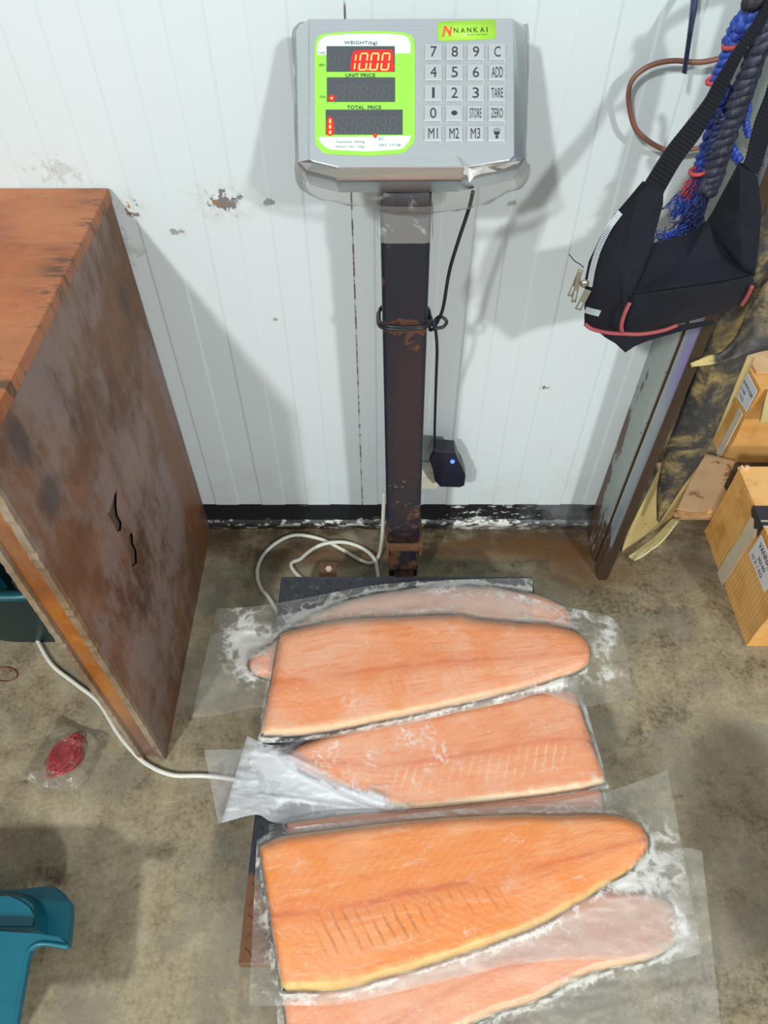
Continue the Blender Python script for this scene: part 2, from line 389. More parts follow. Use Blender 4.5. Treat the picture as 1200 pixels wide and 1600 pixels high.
# ------------------------------------------------------------------ platform scale with its display head
PX0, PX1, PY0, PY1, PZ = -.200, .288, .150, .793, .120
def m_plate():
    k = N('black_painted_tread_plate'); o = k.xyz(); n = k.noise(14, 7, .7)
    col = k.mix(k.noise(30, 5, .7), (.012, .013, .018, 1), (.040, .043, .055, 1))
    col = k.mix(k.ma('MULTIPLY', k.step(k.noise(50, 6, .75), .57, .68), .5), col, (.19, .20, .22, 1))
    wear = k.spot(-.185, .17, .09, .11, (0, 1))
    wm = k.step(k.ma('ADD', wear, k.ma('MULTIPLY', k.ma('SUBTRACT', n, .5), 1.6)), .18, .24)
    rim = k.step(o[2], PZ - .003, PZ - .006)
    rust = k.mix(k.noise(25, 6, .7), (.075, .035, .018, 1), (.24, .10, .035, 1))
    col = k.mix(k.ma('MAXIMUM', wm, k.ma('MULTIPLY', rim, k.step(n, .38, .55))), col, rust)
    return k.done(k.bsdf(col, .38, .0, k.bump(n, .2, .002), .5))
def m_post():
    k = N('black_rusted_post'); o = k.xyz(); n = k.noise(18, 8, .72); s = k.noise(70, 5, .7)
    col = k.mix(k.noise(9, 4), (.007, .010, .019, 1), (.014, .018, .031, 1))
    browned = k.ma('MULTIPLY', k.step(o[2], .66, .60), k.ma('MULTIPLY', k.step(o[0], .012, .024), k.step(o[0], .064, .050)))
    col = k.mix(k.ma('MULTIPLY', browned, .6), col, (.026, .019, .019, 1))
    ring = k.step(k.ma('ABSOLUTE', k.ma('SUBTRACT', o[2], .666)), .022, .006)
    foot = k.step(o[2], .34, .20)
    e = k.ma('ADD', n, k.ma('ADD', k.ma('MULTIPLY', ring, .12), k.ma('MULTIPLY', foot, .12)))
    col = k.mix(k.ma('MULTIPLY', k.step(e, .60, .66), .9), col, k.mix(s, (.045, .022, .014, 1), (.155, .065, .030, 1)))
    sc_ = k.ma('MULTIPLY', k.step(s, .60, .68), k.ma('MULTIPLY', k.step(o[2], .38, .30), k.step(o[2], .20, .26)))
    col = k.mix(k.ma('MULTIPLY', sc_, .7), col, (.32, .31, .32, 1))
    return k.done(k.bsdf(col, .38, 0, k.bump(n, .3, .002), .5))
def m_steel(name, c0, c1, rough, metal=.9):
    k = N(name); g = k.noise(1, 4, .6, k.sc(k.pos, (6, 420, 420))); b = k.noise(12, 4)
    col = k.mix(k.ma('ADD', k.ma('MULTIPLY', g, .5), k.ma('MULTIPLY', b, .5)), c0, c1)
    return k.done(k.bsdf(col, rough, metal, k.bump(g, .06, .0006)))
M_PLATE, M_POST = m_plate(), m_post()
M_RUST = plain('rusty_iron', (.14, .06, .03, 1), .7, .2, .6, 60, .5)
M_STEEL = m_steel('brushed_steel', (.48, .52, .55, 1), (.63, .67, .69, 1), .36, .70)
M_STEELD = m_steel('steel_casing', (.50, .53, .55, 1), (.68, .72, .74, 1), .24, .9)
M_KEY = m_steel('key_metal', (.54, .58, .60, 1), (.64, .68, .70, 1), .35, .6)
M_INK = plain('dark_print', (.025, .028, .045, 1), .6, 0, .05)
M_INKG = plain('grey_print', (.20, .25, .22, 1), .6, 0, .05)
M_INKP = plain('pale_green_print', (.16, .34, .08, 1), .6, 0, .05)
M_LIME = plain('lime_label', (.30, .68, .075, 1), .32, 0, .03, 20, .02)
M_LIME2 = plain('lime_sticker', (.37, .72, .055, 1), .35, 0, .03, 20, .02)
M_LABW = plain('white_label', (.68, .78, .79, 1), .32, 0, .02, 20, .02)
M_SCREEN = plain('smoked_screen', (.075, .085, .095, 1), .22, 0, .08, 15, .0, .5)
M_GHOST = plain('unlit_segment', (.097, .105, .113, 1), .35, 0, .05)
M_SEG = emis('lit_segment', (1.0, .52, .16, 1), 1.5)
M_GLOW = emis('red_halo', (1.0, .055, .05, 1), .80)  # bloom halo round lit segments, imitated by thin glowing plates
M_LED = emis('red_led', (1.0, .06, .06, 1), 1.1)
M_BLUE = emis('blue_led', (.06, .11, 1.0, 1), 3.2)
M_REDINK = plain('orange_red_print', (.85, .12, .045, 1), .45, 0, .03)
def m_wrap(name, haze, tint=(.93, .92, .90, 1), streak=.5, rough=.16):
    k = N(name); n = k.noise(26, 6, .65, dist=1.2); f = k.noise(90, 4, .6)
    tr = k.n('BsdfTransparent'); tr.inputs[0].default_value = tint
    d = k.bsdf((.80, .80, .79, 1), .45)
    b = k.bump(k.ma('ADD', n, k.ma('MULTIPLY', f, .4)), .9, .004)
    fac = k.ma('ADD', haze, k.ma('MULTIPLY', k.step(n, .56, .70), streak)); 
    m1 = k.n('MixShader'); k.put(m1.inputs[0], fac); k.put(m1.inputs[1], tr.outputs[0]); k.put(m1.inputs[2], d)
    g = k.n('BsdfGlossy'); g.inputs['Roughness'].default_value = rough; k.put(g.inputs['Normal'], b)
    lw = k.n('LayerWeight'); lw.inputs[0].default_value = .25; k.put(lw.inputs['Normal'], b)
    m2 = k.n('MixShader'); k.put(m2.inputs[0], k.ma('MULTIPLY_ADD', lw.outputs['Fresnel'], .55, .03)); k.put(m2.inputs[1], m1.outputs[0]); k.put(m2.inputs[2], g.outputs[0])
    return k.done(m2.outputs[0])
M_WRAP = m_wrap('cling_wrap', .035, (.95, .93, .91, 1), .22)
M_CLEAR = m_wrap('clear_bag_film', .04, (.96, .96, .95, 1), .30, .06)

scale = thing('platform_scale', (.044, .47, 0), 'electronic platform scale with lit red display and black post carrying the packed salmon', 'scale')
bm = bmesh.new(); box(bm, (PX0, PY0, PZ - .028), (PX1, PY1, PZ - .0015), .002)
for i in range(24):
    for j in range(31):
        x, y = PX0 + .012 + i * .0203, PY0 + .014 + j * .0205
        a = math.radians(45 if (i + j) % 2 else -45); c, s = math.cos(a), math.sin(a)
        q = [(x + u * c - v * s, y + u * s + v * c) for u, v in ((-.0095, 0), (0, -.0026), (.0095, 0), (0, .0026))]
        q2 = [(x + u * c - v * s, y + u * s + v * c) for u, v in ((-.007, 0), (0, -.0013), (.007, 0), (0, .0013))]
        prism(bm, q, PZ - .0016, PZ, 0, None, q2)
obj('platform_plate', bm, M_PLATE, scale)
bm = bmesh.new()
for a, b in (((PX0 + .03, PY0 + .03, .055), (PX0 + .07, PY1 - .03, .092)), ((PX1 - .07, PY0 + .03, .055), (PX1 - .03, PY1 - .03, .092)),
             ((PX0 + .07, PY0 + .03, .055), (PX1 - .07, PY0 + .07, .092)), ((PX0 + .07, PY1 - .07, .055), (PX1 - .07, PY1 - .03, .092)), ((.02, PY1 - .07, .050), (.06, .842, .072))):
    box(bm, a, b, .002)
obj('frame', bm, M_POST, scale)
for x in (PX0 + .05, PX1 - .05):
    for y in (PY0 + .05, PY1 - .05):
        bm = bmesh.new(); prism(bm, [(x + .02 * math.cos(t), y + .02 * math.sin(t)) for t in [i * math.pi / 10 for i in range(20)]], 0, .056)
        obj('foot', bm, M_POST, scale)
# bracket with a bolt behind the plate
q = P(512, 888, Z=.10)
bm = bmesh.new(); box(bm, (q.x - .017, PY1 + .0005, .090), (q.x + .017, q.y + .018, .096), .001); br = obj('bolt_bracket', bm, M_RUST, scale)
bm = bmesh.new(); prism(bm, [(q.x + .002 + .007 * math.cos(t), q.y + .007 * math.sin(t)) for t in [i * math.pi / 3 for i in range(6)]], .096, .101, .001)
obj('bolt', bm, plain('pale_bolt', (.55, .50, .42, 1), .4, .3), br)
# post: rounded square tube leaning a hair
def post_ring(z, hx=.0315, hy=.030, grow=0):
    cx = .0385 - .012 * (z - .08) / .75; cy = .868
    return [Vector((cx + sx * (hx + grow - r) + r * math.cos(t), cy + sy * (hy + grow - r) + r * math.sin(t), z))
            for r in (.007 + grow,) for sx, sy, t0 in ((1, 1, 0), (-1, 1, 1), (-1, -1, 2), (1, -1, 3)) for t in [(t0 + f / 5) * math.pi / 2 for f in range(6)]]
bm = bmesh.new(); loft(bm, [post_ring(z) for z in [.165 + i * .0475 for i in range(16)]]); obj('post', bm, M_POST, scale, True)
scale.children[-1].data.polygons.foreach_set('use_smooth', [True] * len(scale.children[-1].data.polygons))
bm = bmesh.new(); loft(bm, [post_ring(.052, grow=-.002), post_ring(.140, grow=-.002)]); obj('post_stub', bm, M_POST, scale)
bm = bmesh.new(); box(bm, (.004, .8330, .152), (.0745, .902, .1665), .001)
for x in (.0045, .0690): box(bm, (x, .8335, .132), (x + .005, .90, .154), .0005)
box(bm, (.010, .842, .134), (.069, .897, .153)); box(bm, (.010, .8385, .140), (.069, .850, .146), .001)
obj('hinge_bracket', bm, M_RUST, scale)

# display head, built in its own tilted frame: x right, y up along the face, z out of the face
S = .80 / F
DM = Matrix.Translation(P(643, 145, d=.80)) @ Matrix(((1, 0, 0, 0), (0, SP, -CP, 0), (0, CP, SP, 0), (0, 0, 0, 1)))
def L(px, py): return ((px - 643) * S, (145 - py) * S)
def zq(pts, ox, oy, k): return [L(ox + a / k, oy + b / k) for a, b in pts]
face = zq([(128, 60), (1088, 56), (1090, 700), (1070, 722), (850, 756), (265, 756), (128, 722)], 440, 10, 3)
rim1 = zq([(70, 56), (1150, 52), (1163, 75), (1152, 690), (1125, 728), (852, 786), (252, 790), (105, 752), (68, 712), (55, 80)], 440, 10, 3)
rim0 = zq([(128, 60), (1080, 56), (1088, 66), (1090, 700), (1070, 722), (850, 756), (265, 756), (150, 730), (128, 714), (127, 70)], 440, 10, 3)
bm = bmesh.new()
rows = []
for pts, z, g in ((rim0, .0, 1), (rim0, -.0015, 1.008), (rim1, -.010, .985), (rim1, -.013, .998), (rim1, -.018, 1.0), (rim1, -.047, .985), (rim1, -.050, .96)):
    rows.append([DM @ Vector((p[0] * g, p[1] * g, z)) for p in pts])
loft(bm, rows); obj('display_housing', bm, M_STEELD, scale)
bm = bmesh.new(); prism(bm, [(p[0] * .995, p[1] * .995) for p in face], -.001, .0012, .0006, DM); obj('front_plate', bm, M_STEEL, scale)
bm = bmesh.new(); box(bm, (.0, .845, .828), (.060, .905, .895), .004); obj('post_socket', bm, M_STEELD, scale)

def smooth2(pts, n=60): return [(q.x, q.y) for q in spline([Vector((a, b, 0)) for a, b in pts], n, True)]
lab = zq([(80, 240), (88, 170), (120, 120), (175, 93), (380, 78), (600, 70), (850, 72), (1010, 84), (1085, 112), (1115, 165), (1120, 260), (1120, 700), (1120, 1180), (1108, 1235), (1030, 1315),
          (960, 1342), (640, 1366), (300, 1350), (200, 1341), (150, 1318), (92, 1252), (82, 1200), (80, 700)], 480, 40, 6.667)
bm = bmesh.new(); prism(bm, lab, .0012, .0020, .0002, DM); label = obj('display_label', bm, M_LIME, scale)
def flat(name, pts, z0, z1, m, par, bev=0, label=None):
    bm = bmesh.new(); prism(bm, pts, z0, z1, bev, DM); return obj(name, bm, m, par, label=label)
flat('white_field', zq([(105, 318), (105, 230), (120, 180), (160, 135), (210, 116), (400, 103), (620, 96), (840, 98), (1000, 112), (1050, 140), (1075, 195), (1077, 300), (914, 304), (200, 318)], 480, 40, 6.667), .0020, .0022, M_LABW, label)
flat('white_field', zq([(110, 1174), (600, 1165), (1082, 1156), (1062, 1215), (1000, 1285), (960, 1300), (620, 1322), (260, 1302), (205, 1286), (140, 1225)], 480, 40, 6.667), .0020, .0022, M_LABW, label)
def at(px, py, z=0.0): return DM @ Matrix.Translation((*L(px, py), z))
def txt(s, cx, cy, wd, ht, m, par, name='lettering', z=.0024, ox=480, oy=40, k=6.667, shear=0):
    Mx = at(ox + cx / k, oy + cy / k, z)
    if shear: Mx = Mx @ Matrix(((1, shear, 0, 0), (0, 1, 0, 0), (0, 0, 1, 0), (0, 0, 0, 1)))
    return obj(name, text_mesh(s, wd / k * S, ht / k * S, Mx, .0002), m, par)
txt('WEIGHT(kg)', 558, 198, 345, 44, M_INK, label); txt('UNIT PRICE', 555, 531, 308, 36, M_INK, label); txt('TOTAL  PRICE', 594, 864, 354, 36, M_INK, label)
txt('AC', 770, 1190, 62, 32, M_INKG, label); txt('Kapasitas :300kg', 450, 1224, 296, 24, M_INKG, label); txt('Satuan Ukur :50gr', 452, 1274, 300, 24, M_INKG, label); txt('KRT  177-08', 862, 1256, 220, 24, M_INKG, label)
txt('TARE', 153, 298, 66, 24, M_INKG, label); txt('ZERO', 155, 424, 62, 24, M_INKP, label); txt('TOTAL', 162, 755, 68, 24, M_INKP, label)
# screens with seven-segment digits
def seg_polys(cx, cy, w_, h_, on):
    sl = .13 * h_; t = .12 * w_ + .02 * h_; out = []
    def X(u, v): return (cx + u * w_ / 2 + v * sl / 2, cy + v * h_ / 2)   # v up
    gap = .10
    hs = {'a': 1, 'g': 0, 'd': -1}
    for key, v in hs.items():
        if key in on:
            dv = t / h_ * 2; v0 = v - (dv if v == 1 else (dv / 2 if v == 0 else 0)); v1 = v0 + dv
            out.append([X(-1 + gap * 2.4, v0), X(1 - gap * 2.4, v0), X(1 - gap * 2.4, v1), X(-1 + gap * 2.4, v1)])
    du = t / w_ * 2.2
    for key, (sgn, a, b) in {'f': (-1, .07, .93), 'e': (-1, -.93, -.07), 'b': (1, .07, .93), 'c': (1, -.93, -.07)}.items():
        if key in on:
            u0 = -1 if sgn < 0 else 1 - du
            a2, b2 = a + .05, b - .10
            out.append([X(u0, a2), X(u0 + du, a2), X(u0 + du, b2), X(u0, b2)])
    return out
def digit(par, px, py, wd, ht, on, m, name, z):
    bm = bmesh.new()
    for poly in seg_polys(0, 0, wd * S, ht * S, on): prism(bm, poly, z, z + .00015, 0, at(px, py))
    return obj(name, bm, m, par)
Z6 = lambda a, b: (480 + a / 6.667, 40 + b / 6.667)
scr = []
for x0, y0, x1, y1 in ((203, 229, 912, 493), (207, 553, 915, 806), (195, 888, 993, 1146)):
    scr.append(flat('screen', zq([(x0, y1), (x1, y1), (x1, y0), (x0, y0)], 480, 40, 6.667)[::-1], .0020, .0026, M_SCREEN, scale))
gl = [zq(smooth2([(452, 470), (462, 350), (490, 285), (560, 272), (850, 268), (892, 290), (898, 400), (890, 488), (700, 492), (480, 490)]), 480, 40, 6.667)]
flat('digit_halo', gl[0][::-1], .00262, .00268, M_GLOW, scr[0], label='red halo of the lit digits, added as a glowing plate')  # halo of the digits as an added emissive plate, not a display part
for cx in (250, 362): digit(scr[0], *Z6(cx, 390), 80 / 6.667, 180 / 6.667, 'abcdefg', M_GHOST, 'digit', .0027)
digit(scr[0], *Z6(472, 393), 72 / 6.667, 176 / 6.667, 'bc', M_SEG, 'digit', .0028)
for cx in (585, 700, 815): digit(scr[0], *Z6(cx, 391), 88 / 6.667, 184 / 6.667, 'abcdef', M_SEG, 'digit', .0028)
bm = bmesh.new(); prism(bm, [(.0009 * math.cos(t), .0009 * math.sin(t)) for t in [i * math.pi / 6 for i in range(12)]], .0028, .00295, 0, at(*Z6(634, 474))); obj('decimal_point', bm, M_SEG, scr[0])
for cx in (355, 472, 587, 702, 818): digit(scr[1], *Z6(cx, 715), 86 / 6.667, 172 / 6.667, 'abcdefg', M_GHOST, 'digit', .0027)
c = [(255 + 36 * math.cos(t), 770 + 36 * math.sin(t)) for t in [i * math.pi / 10 for i in range(20)]]
flat('arrow_halo', zq(c, 480, 40, 6.667)[::-1], .00262, .00268, M_GLOW, scr[1]); flat('pointer_arrow', zq([(240, 770), (266, 754), (264, 786)], 480, 40, 6.667)[::-1], .0028, .0029, M_SEG, scr[1])  # round glowing plate imitates the halo of the arrow
for cx in (330, 440, 552, 665, 778, 895): digit(scr[2], *Z6(cx, 1052), 86 / 6.667, 172 / 6.667, 'abcdefg', M_GHOST, 'digit', .0027)
flat('bar_halo', zq(smooth2([(205, 1142), (207, 1000), (238, 960), (272, 1000), (274, 1142)]), 480, 40, 6.667)[::-1], .00262, .00268, M_GLOW, scr[2])  # halo of the bars, also an added glowing plate
for y0, y1 in ((988, 1030), (1048, 1086), (1108, 1142)):
    flat('level_bar', zq([(229, y1), (251, y1), (251, y0), (229, y0)], 480, 40, 6.667)[::-1], .0028, .0029, M_SEG, scr[2])
bm = bmesh.new(); prism(bm, [(.0023 * math.cos(t), .0023 * math.sin(t)) for t in [i * math.pi / 8 for i in range(16)]], .0020, .0034, .0005, at(*Z6(708, 1160))); obj('power_light', bm, M_LED, scale)
# maker's sticker
Z7 = lambda a, b: (650 + a / 6.667, 20 + b / 6.667)
st = [Z7(a, b) for a, b in ((222, 130), (232, 112), (255, 103), (500, 92), (790, 80), (815, 84), (828, 104), (830, 250), (820, 275), (795, 283), (500, 296), (255, 302), (235, 296), (225, 275))]
bm = bmesh.new(); prism(bm, [L(*p) for p in st][::-1], .0012, .0018, 0, DM); stk = obj('sticker', bm, M_LIME2, scale)
Rz = Matrix.Rotation(math.radians(1.6), 4, 'Z')
for ch, cx in zip('NANKAI', (414, 484, 552, 620, 688, 738)):
    c = Z7(cx, 192 - (cx - 570) * .025)
    obj('lettering', text_mesh(ch, (18 if ch == 'I' else 44) / 6.667 * S * (.5 if ch == 'I' else 1), 52 / 6.667 * S, at(*c, .0021) @ Rz, .0002), M_INK, stk)
obj('lettering', text_mesh('TRUST THE SCALE', 210 / 6.667 * S, 13 / 6.667 * S, at(*Z7(635, 240), .0021) @ Rz, .0002), M_INKP, stk)
bm = bmesh.new()
for pts in ([(268, 262), (292, 152), (312, 150), (290, 262)], [(288, 160), (312, 150), (362, 222), (352, 256)], [(338, 256), (356, 156), (376, 152), (360, 256)]):
    prism(bm, [L(*Z7(*p)) for p in pts], .0018, .0022, 0, DM)
obj('emblem', bm, M_REDINK, stk)
# keys
kx, ky = [(92, 270), (312, 488), (533, 708), (754, 930)], [(350, 512), (562, 724), (776, 938), (988, 1146), (1200, 1354)]
leg = [['7', '8', '9', 'C'], ['4', '5', '6', 'ADD'], ['1', '2', '3', 'TARE'], ['0', '.', 'STORE', 'ZERO'], ['M1', 'M2', 'M3', '*']]
for r_ in range(5):
    for c_ in range(4):
        (x0, x1), (y0, y1) = kx[c_], ky[r_]; x0 -= r_ * 1.5; x1 -= r_ * 1.5
        a, b = L(*Z7(x0, y1)), L(*Z7(x1, y0))
        bm = bmesh.new(); box(bm, (a[0], a[1], .0010), (b[0], b[1], .0042), .0009, DM); key = obj('key', bm, M_KEY, scale)
        g = leg[r_][c_]; cx, cy = (x0 + x1) / 2, (y0 + y1) / 2 - 2
        if g == '.':
            bm = bmesh.new(); prism(bm, [(.0034 * math.cos(t), .0027 * math.sin(t)) for t in [i * math.pi / 10 for i in range(20)]], .0041, .0044, 0, at(*Z7(cx, cy))); obj('legend', bm, M_INK, key)
        elif g == '*':   # lamp symbol
            bm = bmesh.new()
            for q in ([(-34, -20), (34, -20), (28, 4), (14, 22), (-14, 22), (-28, 4)], [(-14, 26), (14, 26), (16, 50), (0, 56), (-16, 50)]):
                prism(bm, [L(*Z7(cx + u, cy + v)) for u, v in q][::-1], .0041, .0044, 0, DM)
            for u0, v0, u1, v1 in ((-20, -28, -28, -50), (-7, -28, -9, -56), (7, -28, 9, -56), (20, -28, 28, -50), (-32, -26, -48, -36), (32, -26, 48, -36)):
                prism(bm, [L(*Z7(cx + u, cy + v)) for u, v in ((u0 - 3, v0), (u0 + 3, v0), (u1 + 3, v1), (u1 - 3, v1))][::-1], .0041, .0044, 0, DM)
            obj('legend', bm, M_INK, key)
        else:
            wd = {1: 66, 2: 98, 3: 118}.get(len(g), 122); wd = 26 if g == '1' else wd
            obj('legend', text_mesh(g, wd / 6.667 * S, (108 if len(g) < 4 else 98) / 6.667 * S, at(*Z7(cx, cy), .0043), .0002), M_INK, key)
# cling film wound loosely round the head and the top of the post
bm = bmesh.new(); rows = []
wr = zq([(52, 56), (300, 48), (640, 46), (950, 46), (1145, 48), (1172, 72), (1174, 260), (1166, 480), (1162, 690), (1176, 748), (1090, 788), (980, 840), (860, 866), (640, 884), (450, 866), (240, 830), (120, 800), (56, 756), (54, 700), (52, 500), (52, 260)], 440, 10, 3)
wr = [(q.x, q.y) for q in spline([Vector((a, b, 0)) for a, b in wr], 130, True)]
for k_, (z, g) in enumerate(((-.055, .93), (-.045, .99), (-.036, 1.0), (-.027, 1.005), (-.018, 1.0), (-.010, .985))):
    rows.append([DM @ Vector((p[0] * g + .0015 * fbm((p[0] * 60, p[1] * 60, k_ * .9)), p[1] * g + .002 * fbm((p[0] * 60, p[1] * 60, k_ * .9 + 7)) + (.004 * (k_ - 3) if p[1] < -.08 else 0) * .4, z + .002 * fbm((p[0] * 90, p[1] * 90, 3)))) for p in wr])
loft(bm, rows, cap=False); obj('cling_wrap', bm, M_WRAP, scale, True)
scale.children[-1].data.polygons.foreach_set('use_smooth', [True] * len(scale.children[-1].data.polygons))
bm = bmesh.new(); rows = []
for i in range(9):
    z = .792 + .048 * i / 8
    rows.append([p + Vector((.0014 * fbm((p.x * 90, p.y * 90, i * .7)), .0014 * fbm((p.x * 90 + 5, p.y * 90, i * .7)), .003 * fbm((p.x * 60, p.y * 60, 2)) if i in (0, 8) else 0)) for p in post_ring(z, grow=.0028)])
loft(bm, rows, cap=False); obj('post_wrap', bm, m_wrap('silvery_wrap', .20, (.9, .91, .93, 1), .45), scale, True)
# torn white flap of film at the lower right corner
bm = bmesh.new()
for poly in ([(818, 700), (850, 720), (868, 770), (905, 780), (935, 792), (900, 806), (878, 832), (868, 800), (850, 790), (858, 752)], [(880, 770), (940, 748), (985, 752), (960, 768), (1010, 778), (940, 790), (905, 800)],
             [(1000, 770), (1060, 742), (1115, 735), (1090, 752), (1040, 766)]):
    pts = [(*L(440 + a / 3, 10 + b / 3),) for a, b in poly]
    vs = [bm.verts.new(DM @ Vector((p[0], p[1], .002 + .006 * random.random()))) for p in pts]; c = bm.verts.new(DM @ Vector((sum(p[0] for p in pts) / len(pts), sum(p[1] for p in pts) / len(pts), .009)))
    for i in range(len(vs)): bm.faces.new((vs[i], vs[(i + 1) % len(vs)], c))
o = obj('torn_film', bm, m_wrap('crumpled_white_film', .42, (.95, .95, .95, 1), .45), scale); solid(o, .0004)

# ------------------------------------------------------------------ power adapter on its black cord, wall socket, white cable
M_BLKPL = plain('black_plastic', (.012, .013, .026, 1), .35, 0, .1, 60, .05)
M_CORD = plain('black_cord', (.010, .011, .016, 1), .35, 0, .1)
q = P(668, 740, Y=.99)
sock = thing('wall_socket', (q.x, 1.0, q.z), 'small white wall socket half hidden behind the black scale post', 'socket')
bm = bmesh.new(); box(bm, (q.x - .032, .970, q.z - .028), (q.x + .022, .9990, q.z + .026), .004); obj('socket_box', bm, plain('cream_plastic', (.80, .78, .64, 1), .35, 0, .06), sock)
bm = bmesh.new(); box(bm, (q.x - .026, .966, q.z - .022), (q.x + .016, .971, q.z + .020), .002); obj('face_plate', bm, plain('ivory_plastic', (.86, .85, .70, 1), .3, 0, .05), sock)
ad = thing('power_adapter', (P(700, 740, Y=.95).x, .95, P(700, 760, Y=.95).z), 'black plug-in power adapter with a blue light, its cord tied round the post', 'power adapter')
fr = [(677, 703), (711, 706), (718, 724), (722, 729), (728, 745), (726, 760), (719, 763), (688, 762), (679, 752), (676, 735), (670, 718), (672, 713)]
YA = .935
bm = bmesh.new()
f0 = [P(a, b, Y=YA) for a, b in fr]
c0 = sum(f0, Vector()) / len(f0)
loft(bm, [[c0 + (p - c0) * .90 for p in f0], [c0 + (p - c0) * .985 + Vector((0, .002, 0)) for p in f0], [p + Vector((0, .006, 0)) for p in f0], [p + Vector((0, .030, 0)) for p in f0], [c0 + (p - c0) * .8 + Vector((0, .0345, 0)) for p in f0]])
obj('adapter_body', bm, M_BLKPL, ad)
q = P(707, 721, Y=YA - .0005)
bm = bmesh.new(); bmesh.ops.create_uvsphere(bm, u_segments=12, v_segments=8, radius=.0042); bm.transform(Matrix.Translation(q)); obj('indicator_light', bm, M_BLUE, ad, True)
pt = post_ring(.5)
def around(z0, z1, t0, t1, n, e=.0):
    cx = .0385 - .012 * .58 / .75; out = []
    for i in range(n + 1):
        t = t0 + (t1 - t0) * i / n; c, q_ = math.cos(t), math.sin(t); f = lambda q: math.copysign(abs(q) ** .55, q)
        out.append(Vector((cx + (.0362 + e) * f(c), .868 + (.0345 + e) * f(q_), z0 + (z1 - z0) * i / n - .010 * (1 + f(q_)) / 2)))
    return out
Kn = P(683, 507, Y=.845)
zk = Kn.z
cord = [P(739, 299, Y=.835), P(733, 325, Y=.84), P(715, 380, Y=.838), P(702, 425, Y=.838), P(693, 478, Y=.842), P(686, 498, Y=.845), P(679, 509, Y=.845), P(670, 503, Y=.85)]
cord = spline(cord, 40)
cord += around(zk + .004, zk + .0045, .0, -2 * math.pi, 40)[1:]
cord += around(zk + .0045, zk - .006, .0, -2 * math.pi, 40, .002)[1:-3]
cord += spline([P(672, 516, Y=.842), P(681, 513, Y=.836), P(692, 511, Y=.838), P(698, 503, Y=.84), P(692, 496, Y=.843), P(684, 496, Y=.848), P(678, 505, Y=.846), P(681, 518, Y=.84), P(683, 545, Y=.852), P(682, 580, Y=.875), P(680, 640, Y=.91), P(679, 690, Y=.94), P(680, 703, Y=YA + .012)], 60)
bm = bmesh.new(); tube(bm, cord, .0024, 8); obj('cord', bm, M_CORD, ad, True)

M_WCABLE = plain('white_cable_sheath', (.66, .66, .58, 1), .4, 0, .10, 50, .05)
R = .0042
def fl(px, py, z=R): return P(px, py, Z=z)
path = [P(600, 770, Y=.975), P(599, 800, Y=.955), P(597, 840, Y=.925), fl(592, 868, .010), fl(580, 880), fl(560, 874), fl(530, 856), fl(500, 842), fl(462, 836), fl(432, 848), fl(410, 870), fl(402, 895), fl(408, 920), fl(426, 943),
        Vector((-.15, .66, R)), Vector((-.04, .60, R)), Vector((.02, .66, R)), Vector((-.04, .74, R)), fl(460, 893, R), fl(472, 872, R * 1.5), fl(500, 852, R * 3.2), fl(535, 847, R * 2.0), fl(565, 856), fl(584, 872, R * 3), fl(590, 894, R),
        Vector((.01, .70, R)), Vector((.07, .52, R)), Vector((-.02, .43, R)), Vector((-.16, .43, R)), fl(330, 1213), fl(270, 1211), fl(230, 1194), fl(204, 1170), fl(182, 1142), fl(154, 1097), fl(118, 1068), fl(83, 1040), fl(62, 1007), fl(49, 977), fl(38, 936), fl(13, 901), fl(-22, 885), fl(-120, 875)]
bm = bmesh.new(); tube(bm, spline(path, 320), R, 10)
tag(obj('power_cable', bm, M_WCABLE, None, True), 'white power cable looping behind the scale and trailing over the floor past the desk', 'cable')

# ------------------------------------------------------------------ vacuum-packed salmon on the plate
def resample(pts, n):
    p = np.array([(q.x, q.y) for q in spline([Vector((a, b, 0)) for a, b in pts], 24 * (len(pts) - 1))])
    d = np.concatenate([[0], np.cumsum(np.hypot(*np.diff(p, axis=0).T))]); t = np.linspace(0, d[-1], n + 1)
    return np.stack([np.interp(t, d, p[:, 0]), np.interp(t, d, p[:, 1])], 1)
def edge_dist(p, poly):
    """distance of points to an outline, positive inside"""
    a = poly; b = np.roll(poly, -1, 0); out = np.full(len(p), 1e9); ins = np.zeros(len(p), bool)
    for (ax, ay), (bx, by) in zip(a, b):
        dx, dy = bx - ax, by - ay; L2 = dx * dx + dy * dy + 1e-12
        t = np.clip(((p[:, 0] - ax) * dx + (p[:, 1] - ay) * dy) / L2, 0, 1)
        out = np.minimum(out, np.hypot(p[:, 0] - ax - t * dx, p[:, 1] - ay - t * dy))
        cr = ((ay > p[:, 1]) != (by > p[:, 1])); xi = ax + (p[:, 1] - ay) * dx / (dy if abs(dy) > 1e-9 else 1e-9)
        ins ^= cr & (p[:, 0] < xi)
    return np.where(ins, out, -out)
def fprof(d, T, R=16.0):
    t = np.clip(d / R, 0, 1); return T * np.sqrt(np.clip(1 - (1 - t) ** 2.2, 0, 1))
